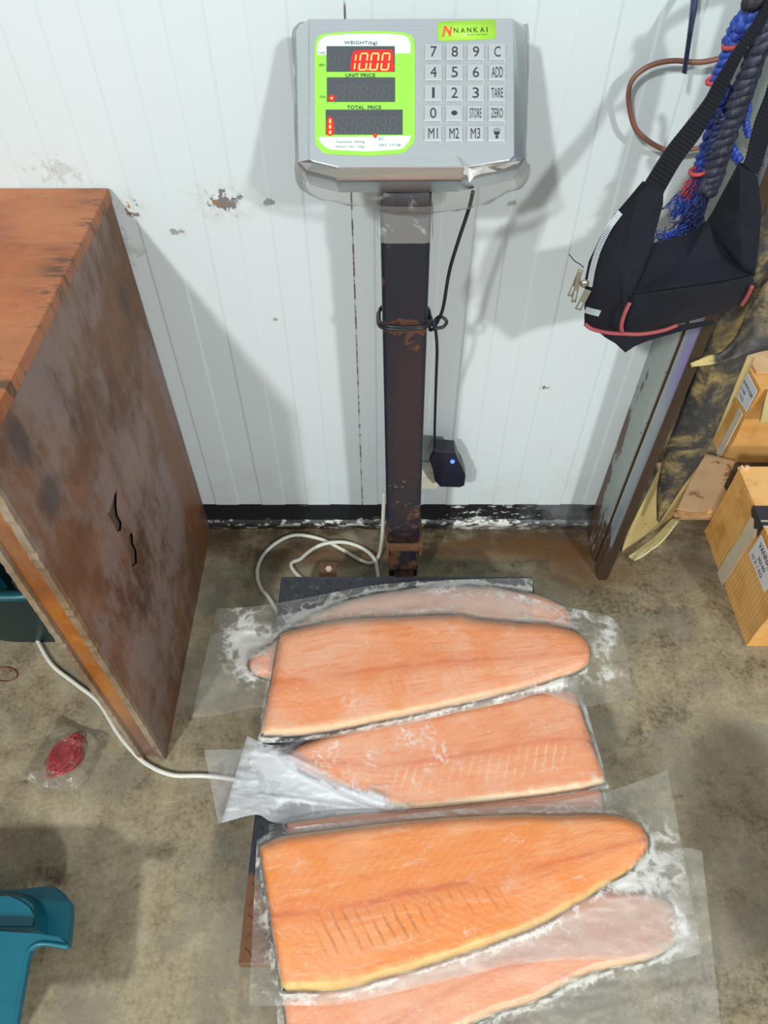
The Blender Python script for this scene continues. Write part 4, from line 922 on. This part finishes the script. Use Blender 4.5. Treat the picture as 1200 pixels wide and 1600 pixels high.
def twisted(path_, Rr, strands, turns, m, root, name='strand', rs=.62, n=110):
    c = spline([P(a, b, Y=y) for a, b, y in path_], n)
    for s in range(strands):
        pts = []
        for i, p in enumerate(c):
            t = (c[min(i + 1, n)] - c[max(i - 1, 0)]).normalized(); u_ = t.cross(Vector((0, 1, 0))).normalized(); v_ = t.cross(u_)
            a = 2 * math.pi * (turns * i / n + s / strands); pts.append(p + (u_ * math.cos(a) + v_ * math.sin(a)) * Rr)
        bm = bmesh.new(); tube(bm, pts, Rr * rs * 1.5, 7, lambda q: .9 + .14 * math.sin(q * 37 + s * 2) + .12 * math.sin(q * 91 + s)); obj(name, bm, m, root, True)
    return c
rope = thing('blue_rope', P(1110, 300, Y=.88), 'knotted bright blue rope with frayed ends hanging behind the bag strap', 'rope')
twisted([(1188, 4, .872), (1176, 22, .872), (1166, 38, .872), (1158, 46, .873)], .0066, 3, .9, M_RB, rope, 'knot_loop', .8, 30)
twisted([(1160, 38, .873), (1150, 52, .874), (1144, 66, .875), (1141, 70, .875)], .0050, 3, .8, M_RB, rope, 'knot_loop', .8, 30)
twisted([(1143, 70, .876), (1135, 88, .878), (1127, 108, .879), (1120, 124, .88), (1130, 140, .882), (1136, 150, .883), (1128, 170, .883), (1116, 194, .883), (1108, 220, .883), (1100, 244, .883), (1095, 262, .883)], .0048, 3, 5, M_RB, rope)
twisted([(1165, 148, .885), (1169, 168, .885), (1165, 188, .885), (1170, 212, .885)], .0022, 2, 6, M_RB, rope, 'strand', .8, 50)
twisted([(1140, 225, .885), (1146, 238, .884), (1156, 252, .882)], .0030, 2, 2, M_RB, rope, 'strand', .8, 30)
for (x, y) in ((1146, 66), (1120, 122), (1092, 264)):
    bm = bmesh.new(); q = P(x, y, Y=.874)
    tube(bm, [q + Vector((.010 * math.cos(t), -.003 + .010 * math.sin(t), .004 * math.cos(t))) for t in [i * math.pi / 9 for i in range(19)]], .0024, 6); obj('red_binding', bm, M_RR, rope, True)
def fray(cx, cy, ex, ey, n, sp, m, nm, par, Yv, r=.0007):
    bm = bmesh.new()
    for i in range(n):
        x, y = cx + random.uniform(-6, 6), cy + random.uniform(-6, 6); p = [P(x, y, Y=Yv)]
        tx, ty = ex + random.gauss(0, sp), ey + random.gauss(0, sp * .6)
        for k_ in range(1, 7):
            u = k_ / 6; p.append(P(x + (tx - x) * u + random.gauss(0, 5) * u, y + (ty - y) * u + random.gauss(0, 5) * u, Y=Yv + random.gauss(0, .004)))
        tube(bm, spline(p, 16), r, 4)
    o = obj(nm, bm, m, par, True); o['kind'] = 'stuff'
fray(1094, 264, 1062, 335, 70, 11, M_RB, 'frayed_end', rope, .880); fray(1092, 266, 1072, 305, 16, 8, M_RR, 'red_fray', rope, .876)
rope2 = thing('dark_rope', P(1120, 260, Y=.865), 'thick dark grey braided rope hanging beside the blue one, loose strands at its end', 'rope')
twisted([(1203, 20, .862), (1192, 55, .864), (1178, 92, .866), (1166, 126, .868), (1156, 156, .868), (1143, 190, .868), (1132, 220, .866), (1122, 252, .863), (1113, 280, .860), (1104, 302, .857)], .0066, 3, 6.0, M_RD, rope2, 'strand', .66)
twisted([(1132, 175, .872), (1122, 205, .872), (1113, 235, .872), (1106, 262, .870), (1100, 290, .866)], .0045, 3, 4, m_rope('navy_rope', (.01, .014, .06, 1), (.018, .03, .13, 1), (.03, .06, .24, 1)), rope2, 'strand', .7)
fray(1104, 300, 1074, 362, 80, 13, bpy.data.materials['navy_rope'], 'frayed_end', rope2, .858, .0009); fray(1075, 355, 1035, 377, 24, 10, M_RB, 'loose_threads', rope2, .856)
bm = bmesh.new()
tube(bm, spline([P(a, b, Y=.972) for a, b in ((1150, 78), (1135, 88), (1095, 97), (1050, 95), (1015, 103), (990, 122), (982, 148), (987, 185), (997, 206), (1020, 225), (1050, 236), (1095, 231), (1145, 224), (1168, 232), (1180, 246))], 90), .0032, 8)
tag(obj('wire_loop', bm, plain('brown_wire', (.20, .085, .055, 1), .5, 0, .2, 60), None, True), 'brown sheathed wire bent into a loop against the white wall', 'wire')
bm = bmesh.new(); Lp = resample([(1086, -60), (1080, 0), (1075, 50), (1066, 114)], 30); Rp = resample([(1098, -60), (1091, 0), (1082, 50), (1072, 116)], 30)
grid(bm, lambda u, v: P(*(Lp[round(u * 30)] * (1 - v) + Rp[round(u * 30)] * v), Y=.993 - .06 * min(1, u * 1.6) + .004 * math.sin(v * 3)), 30, 4)
o = obj('hanging_strip', bm, plain('dark_blue_strip', (.055, .065, .12, 1), .3, 0, .4, 200, .2)); solid(o, .0012, 0); tag(o, 'narrow dark blue plastic strip dangling in front of the wall at top right', 'strap')

# ------------------------------------------------------------------ mouldy sheets and cardboard boxes at the right
def m_mould(name, lo, hi, tip=False):
    k = N(name); g = k.noise(1, 6, .65, k.sc(k.pos, (26, 26, 7)), .6); n = k.noise(13, 7, .7, dist=.8)
    col = k.mix(k.noise(6, 4), (.23, .16, .06, 1), (.40, .31, .13, 1))
    col = k.mix(k.ma('MULTIPLY', k.step(g, .46, .60), .5), col, (.11, .07, .03, 1))
    col = k.mix(k.step(k.ma('ADD', k.ma('MULTIPLY', n, .7), k.ma('MULTIPLY', g, .3)), lo, hi), col, (.036, .035, .034, 1))
    if tip:
        q = P(1098, 565, Y=.863); col = k.mix(k.step(k.xyz()[0], q.x + .022, q.x + .012), col, (.52, .42, .16, 1))
    col = k.mix(k.ma('MULTIPLY', k.step(k.noise(50, 5, .7), .5, .64), .4), col, (.12, .11, .09, 1))
    return k.done(k.bsdf(col, .6, 0, k.bump(k.ma('ADD', g, n), .4, .003)))
M_MOULD, M_MOULD2 = m_mould('mouldy_board', .38, .53), m_mould('mouldy_sheet', .38, .54, True)
k = N('yellowed_board'); n = k.noise(20, 6, .65, k.sc(k.pos, (1, 1, .5)))
M_YEL = k.done(k.bsdf(k.mix(k.step(k.noise(45, 5, .7), .62, .70), k.mix(n, (.42, .30, .11, 1), (.62, .52, .26, 1)), (.20, .10, .03, 1)), .5, 0, k.bump(n, .2, .003)))
def sheet(name, Lp, Rp, m, th, label, cat, sm=.0, n=30, seed=0):
    """a board from its left and right edges; points are (px, py, Y)"""
    def rs(Q):
        q = spline([Vector((a, b, c * 1000)) for a, b, c in Q], n); return q
    A_, B_ = rs(Lp), rs(Rp); bm = bmesh.new()
    def fn(u, v):
        q = A_[round(u * n)].lerp(B_[round(u * n)], v); return P(q.x, q.y, Y=q.z / 1000 + sm * math.sin(v * math.pi) + .003 * fbm((u * 4, v * 3, seed)))
    grid(bm, fn, n, 10); o = obj(name, bm, m, None, True); solid(o, th, 1); return tag(o, label, cat)
sheet('yellowed_board', [(1128, 520, .985), (1076, 640, .965), (1025, 748, .955), (984, 828, .945), (972.5, 862.5, .9375)], [(1180, 560, 1.05), (1130, 660, 1.05), (1085, 740, 1.048), (1062, 788, 1.046), (1057, 805.5, 1.0455)], M_YEL, .004, 'yellowed plastic-like board leaning behind the steel jamb with its foot on the floor', 'board')
sheet('foam_strip', [(1050, 810, 1.012), (1018, 842, .962), (981, 868, .924)], [(1060, 812, .995), (1030, 848, .938), (992, 876, .904)], plain('pale_yellow_foam', (.55, .50, .27, 1), .6, 0, .15, 30, .3), .004, 'pale yellow strip lying on the floor along the foot of the board', 'strip')
sheet('mouldy_board', [(1180, 300, .930), (1122, 420, .935), (1088, 560, .938), (1064, 640, .936), (1041, 700, .930), (1027, 760, .928), (1026, 812, .926)], [(1250, 300, .925), (1222, 420, .92), (1174, 540, .915), (1160, 575, .915), (1108, 700, .912), (1066, 762, .920), (1030, 817, .926)], M_MOULD, .004, 'tall brown board blackened by mould, standing right of the steel jamb and tapering down', 'board', -.010, seed=4)
sheet('mouldy_sheet', [(1079, 569, .858), (1104, 556, .868), (1128, 549, .880), (1150, 524, .890), (1170, 482, .898), (1200, 438, .90), (1250, 400, .90)], [(1081, 573, .856), (1105, 571, .858), (1130, 566, .862), (1150, 560, .862), (1172, 554, .862), (1202, 547, .862), (1260, 540, .862)], M_MOULD2, .003, 'curled mould-stained sheet with a pale pointed corner jutting out under the bag', 'sheet', 0, seed=8)

def m_card(name, c0, c1, corr):
    k = N(name); o = k.xyz()
    st_ = k.ma('SINE', k.ma('MULTIPLY', k.ma('ADD', k.ma('MULTIPLY', o[1], 1.0), k.ma('MULTIPLY', o[0], 1.0)), corr))
    n = k.noise(8, 5, .6); col = k.mix(k.step(n, .36, .62), c0, c1)
    col = k.mix(k.ma('MULTIPLY', k.step(st_, .3, 1), .14), col, (.66, .40, .15, 1))
    wet = k.step(k.noise(11, 5, .65, k.sc(k.pos, (1, 1, 1), (3, 3, 3))), .55, .66)
    col = k.mix(k.ma('MULTIPLY', wet, .45), col, (.40, .165, .026, 1))
    return k.done(k.bsdf(col, .42, 0, k.bump(k.ma('ADD', st_, k.noise(30, 4)), .12, .002), .45))
M_CARD = m_card('waxed_cardboard', (.68, .33, .075, 1), (.82, .47, .165, 1), 620.0)
M_CARDP = m_card('pale_cardboard', (.60, .36, .18, 1), (.72, .48, .27, 1), 300.0)
M_TAPE = plain('whitish_tape', (.66, .58, .44, 1), .3, 0, .18, 60, .2)
M_PAPER = plain('paper_label', (.74, .74, .77, 1), .6, 0, .03)
M_BTAPE = plain('black_torn_tape', (.02, .02, .028, 1), .4, 0, .3, 90, .4)
def carton(loc, lo, hi, label, skew=0, lid=True):
    r_ = thing('cardboard_box', loc, label, 'box', 'cartons by the doorway')
    bm = bmesh.new(); t = bmesh.new(); bmesh.ops.create_cube(t, size=1)
    for v in t.verts: v.co = Vector([lo[i] + (v.co[i] + .5) * (hi[i] - lo[i]) for i in range(3)])
    bmesh.ops.subdivide_edges(t, edges=t.edges[:], cuts=9, use_grid_fill=True)
    for v in t.verts:
        if v.co.z > lo[2] + .001: v.co += Vector((.0035 * fbm(v.co * 9), .0035 * fbm(v.co * 9 + Vector((5, 0, 0))), .003 * fbm(v.co * 8 + Vector((0, 9, 0)))))
    merge(bm, t); obj('carton', bm, M_CARD, r_); return r_
# near box, left face at x = .72
BX, BY0, BY1, BH = .722, .707, 1.000, .202
b2 = carton((.90, .855, 0), (BX, BY0, 0), (1.10, BY1, BH), 'amber cardboard box on the floor nearest the scale, white tape on its side')
bm = bmesh.new(); box(bm, (BX - .001, BY0 + .15, BH - .002), (1.10, BY1 + .004, BH + .004), .001); obj('flap', bm, M_CARD, b2)
bm = bmesh.new(); box(bm, (BX - .001, BY0 - .002, BH - .002), (1.10, BY0 + .148, BH + .004), .001); obj('flap', bm, M_CARD, b2)
bm = bmesh.new()
tubep = [Vector((BX + .002, BY1 - .002 + .003 * math.sin(i * 2.1), BH + .004 + .003 * math.sin(i * 1.3))) + Vector((.002 * i, 0, 0)) for i in range(8)]
tube(bm, tubep, .005, 6, lambda q: .7 + .4 * math.sin(q * 17) ** 2); obj('torn_corner', bm, M_CARDP, b2)
k_ = [(.852, 0), (.885, 0), (.887, .06), (.884, .12), (.888, .18), (.886, BH + .003), (.846, BH + .003), (.848, .18), (.853, .12), (.849, .05)]
YZ = lambda x: Matrix(((0, 0, 1, x), (1, 0, 0, 0), (0, 1, 0, 0), (0, 0, 0, 1)))
bm = bmesh.new(); prism(bm, k_, -.0052, -.0040, 0, YZ(BX)); box(bm, (BX - .005, .846, BH + .003), (BX + .30, .887, BH + .0048)); obj('tape', bm, M_TAPE, b2)
bm = bmesh.new(); prism(bm, [(.897, BH - .004), (.897, BH + .008), (.842, BH + .008), (.842, BH - .022), (.852, BH - .010), (.862, BH - .020), (.874, BH - .007), (.884, BH - .012)], -.0065, -.0050, 0, YZ(BX))
box(bm, (BX - .006, .862, BH + .0045), (BX + .10, .897, BH + .0062)); box(bm, (BX - .004, .848, BH + .006), (BX + .10, .856, BH + .0075)); obj('black_tape', bm, M_BTAPE, b2)
bm = bmesh.new(); prism(bm, [(.835, .137), (.835, .196), (.745, .196), (.745, .137)], -.0078, -.0066, 0, YZ(BX)); lb = obj('label', bm, M_PAPER, b2)
def side_text(s, y, z, wd, ht, x, par):
    M_ = Matrix(((0, 0, -1, x), (-1, 0, 0, y), (0, 1, 0, z), (0, 0, 0, 1))); obj('lettering', text_mesh(s, wd, ht, M_, .0002), M_INK, par)
side_text('VANNAMEI', .786, .183, .075, .013, BX - .0080, lb); side_text('30/40', .790, .163, .034, .010, BX - .0080, lb); side_text('10 X 1 KG', .798, .148, .052, .009, BX - .0080, lb)
# far box
CX, CY0, CY1, CH = .826, 1.212, 1.55, .232
b1 = carton((1.05, 1.38, 0), (CX, CY0, 0), (1.26, CY1, CH), 'amber cardboard box farther back beyond the doorway, with a small white label')
bm = bmesh.new(); prism(bm, [(1.212, .165), (1.212, .226), (1.330, .226), (1.330, .150), (1.27, .157)], -.0052, -.0040, 0, YZ(CX)); lb = obj('label', bm, M_PAPER, b1)
side_text('VANNAMEI PDTO SQM', 1.265, .203, .095, .010, CX - .0055, lb); side_text('31/40', 1.262, .187, .032, .008, CX - .0055, lb); side_text('10 X 1 KG', 1.268, .172, .050, .008, CX - .0055, lb)
bm = bmesh.new(); vs = grid(bm, lambda u, v: Vector((CX + .012 + .40 * u, CY0 - .006 - .03 * v - .004 * fbm((u * 4, v, 1)), CH + .004 - .068 * v)), 12, 6); o = obj('flap', bm, M_YEL, b1); solid(o, .004, 0)
bm = bmesh.new(); box(bm, (CX + .006, CY0 + .05, CH + .001), (1.25, CY0 + .17, CH + .006), .001); obj('flap', bm, M_CARDP, b1)
bm = bmesh.new(); box(bm, (CX - .002, CY1 - .10, CH + .004), (1.25, CY1 - .04, CH + .0065), .001); obj('tape', bm, M_TAPE, b1)
bm = bmesh.new(); box(bm, (CX - .0065, CY0 + .008, 0.002), (CX - .004, CY0 + .030, .150)); obj('tape', bm, M_TAPE, b1)
# flattened, stained carton on the floor between them
bm = bmesh.new()
Lq = resample([(1085, 705), (1060, 745), (1042, 791)], 20); Rq = resample([(1150, 720), (1138, 745), (1112, 800)], 20)
def fnq(u, v):
    i = round(u * 20); q = Lq[i] * (1 - v) + Rq[i] * v; return P(q[0], q[1] + 5 * math.sin(v * math.pi) * u, Z=.030 - .012 * u + .004 * fbm((u * 3, v * 3, 5)) + .006 * math.sin(v * 3.1) * u)
k = N('stained_card'); n = k.noise(26, 6, .7)
M_STC = k.done(k.bsdf(k.mix(k.step(k.noise(18, 6, .68, dist=.5), .54, .60), k.mix(n, (.50, .30, .15, 1), (.62, .42, .24, 1)), (.26, .105, .04, 1)), .6, 0, k.bump(n, .3, .003)))
grid(bm, fnq, 20, 20); fc = thing('flattened_carton', P(1095, 780, Z=0), 'flattened stained cardboard lying on the floor between the mouldy board and the boxes', 'cardboard')
o = obj('upper_sheet', bm, M_STC, fc, True); solid(o, .003, 0)
bm = bmesh.new(); c = [P(1042, 789, Z=.016), P(1065, 797, Z=.014), P(1090, 801, Z=.015), P(1112, 800, Z=.016)]; tube(bm, spline(c, 20), .007, 8, lambda q: .8 + .3 * math.sin(q * 21)); obj('curled_edge', bm, M_CARD, fc, True)
bm = bmesh.new(); box(bm, (.66, 1.03, 0), (.80, 1.20, .012), .002); obj('lower_sheet', bm, M_CARDP, fc)

# ------------------------------------------------------------------ teal stool at the lower left, small things on the floor
st_ = thing('plastic_stool', (-.66, .02, 0), 'low teal plastic stool at the lower left corner, partly outside the photo', 'stool')
def pz(pts, z): return [(P(a, b, Z=z).x, P(a, b, Z=z).y) for a, b in pts]
ZS, ZF = .175, .100
k = N('teal_seat_plastic'); n = k.noise(22, 5)
M_TE = k.done(k.bsdf(k.mix(n, (.001, .095, .145, 1), (.003, .145, .20, 1)), .34, 0, k.bump(k.noise(60, 3), .06, .001)))
seat = [(-420, 1453), (0, 1455), (60, 1459), (92, 1464), (106, 1469), (107, 1479), (72, 1474), (56, 1476), (46, 1484), (41, 1500), (36, 1530), (28, 1575), (18, 1640), (6, 1720), (-420, 1740)]
bm = bmesh.new(); prism(bm, pz(seat, ZS), ZS - .016, ZS, .003); obj('seat', bm, M_TE, st_)
bm = bmesh.new(); rimp = [Vector((a, b, ZS - .001)) for a, b in pz([(107, 1479), (72, 1474), (56, 1476), (46, 1484), (41, 1500), (36, 1530), (28, 1575), (18, 1640), (6, 1720)], ZS)]
tube(bm, spline(rimp, 50), .0035, 8); obj('rim', bm, M_TE, st_, True)
bm = bmesh.new(); prism(bm, pz([(-60, 1392), (36, 1389), (60, 1386), (86, 1385), (98, 1394), (112, 1412), (112, 1430), (108, 1477), (60, 1470), (-60, 1480)], ZF), ZF - .012, ZF, .002); obj('corner_flange', bm, M_TE, st_)
bm = bmesh.new(); prism(bm, pz([(-400, 1392), (24, 1393), (48, 1399), (66, 1412), (74, 1432), (76, 1462), (-400, 1462)], ZF), ZF - .002, ZF + .050, .004, None, pz([(-400, 1398), (14, 1400), (36, 1404), (50, 1414), (54, 1432), (55, 1452), (-400, 1452)], ZF + .050)); obj('raised_corner', bm, M_TE, st_)
x0, x1 = pz([(-420, 1460), (-30, 1460)], ZS)[0][0], pz([(-420, 1460), (-30, 1460)], ZS)[1][0]
ly = pz([(0, 1460), (0, 1720)], ZS)
for lx in (x0 + .02, x1 - .03):
    for yy in (ly[1][1] + .02, ly[0][1] + .0):
        bm = bmesh.new(); prism(bm, [(lx - .02, yy - .02), (lx + .02, yy - .02), (lx + .02, yy + .02), (lx - .02, yy + .02)], 0, ZF - .006 if yy > ly[0][1] - .01 else ZS - .012, 0, None, [(lx - .015, yy - .015), (lx + .015, yy - .015), (lx + .015, yy + .015), (lx - .015, yy + .015)]); obj('leg', bm, M_TE, st_)
# little bag of red rubber bands
fb = thing('plastic_bag', P(105, 1180, Z=0), 'small crinkled clear bag holding a bundle of red rubber bands on the concrete', 'bag')
bm = bmesh.new(); tp = resample([(86, 1124), (100, 1122), (126, 1134), (150, 1142), (170, 1148)], 40); bt = resample([(34, 1214), (60, 1226), (90, 1234), (110, 1236), (136, 1222)], 40)
def fbg(u, v):
    i = round(u * 40); q = tp[i] * (1 - v) + bt[i] * v; e = min(u, 1 - u, v, 1 - v) * 2
    return P(q[0], q[1], Z=.003 + .012 * min(1, e * 2.2) + .007 * max(0, fbm((u * 4, v * 4, 3), 4)) + .006 * math.exp(-((u - .08) / .06) ** 2) + .006 * math.exp(-((v - .2) / .05) ** 2) * (u < .7))
grid(bm, fbg, 40, 40); obj('bag_film', bm, M_CLEAR, fb, True)
bm = bmesh.new()
for i in range(34):
    cx, cy = 103 + random.gauss(0, 6), 1182 + random.gauss(0, 5); a, b = random.uniform(20, 34), random.uniform(6, 17); ph = random.uniform(0, 6.28); z = .002 + .009 * random.random()
    ca, sa = math.cos(-.95 + random.gauss(0, .12)), math.sin(-.95 + random.gauss(0, .12))
    tube(bm, [P(cx + a * math.cos(t + ph) * ca - b * math.sin(t + ph) * sa, cy + a * math.cos(t + ph) * sa * .9 + b * math.sin(t + ph) * ca, Z=z) for t in [2 * math.pi * j / 22 for j in range(23)]], .0011, 5)
o = obj('rubber_bands', bm, plain('red_rubber', (.55, .03, .03, 1), .45, 0, .2, 80), fb, True); o['kind'] = 'stuff'
bm = bmesh.new(); tube(bm, [P(8 + 19 * math.cos(t), 1054 + 11 * math.sin(t), Z=.0014) for t in [2 * math.pi * i / 40 for i in range(41)]], .0012, 6)
tag(obj('rubber_band', bm, plain('brown_rubber', (.20, .05, .04, 1), .5), None, True), 'single thin red-brown rubber band lying on the floor at the left edge', 'rubber band')
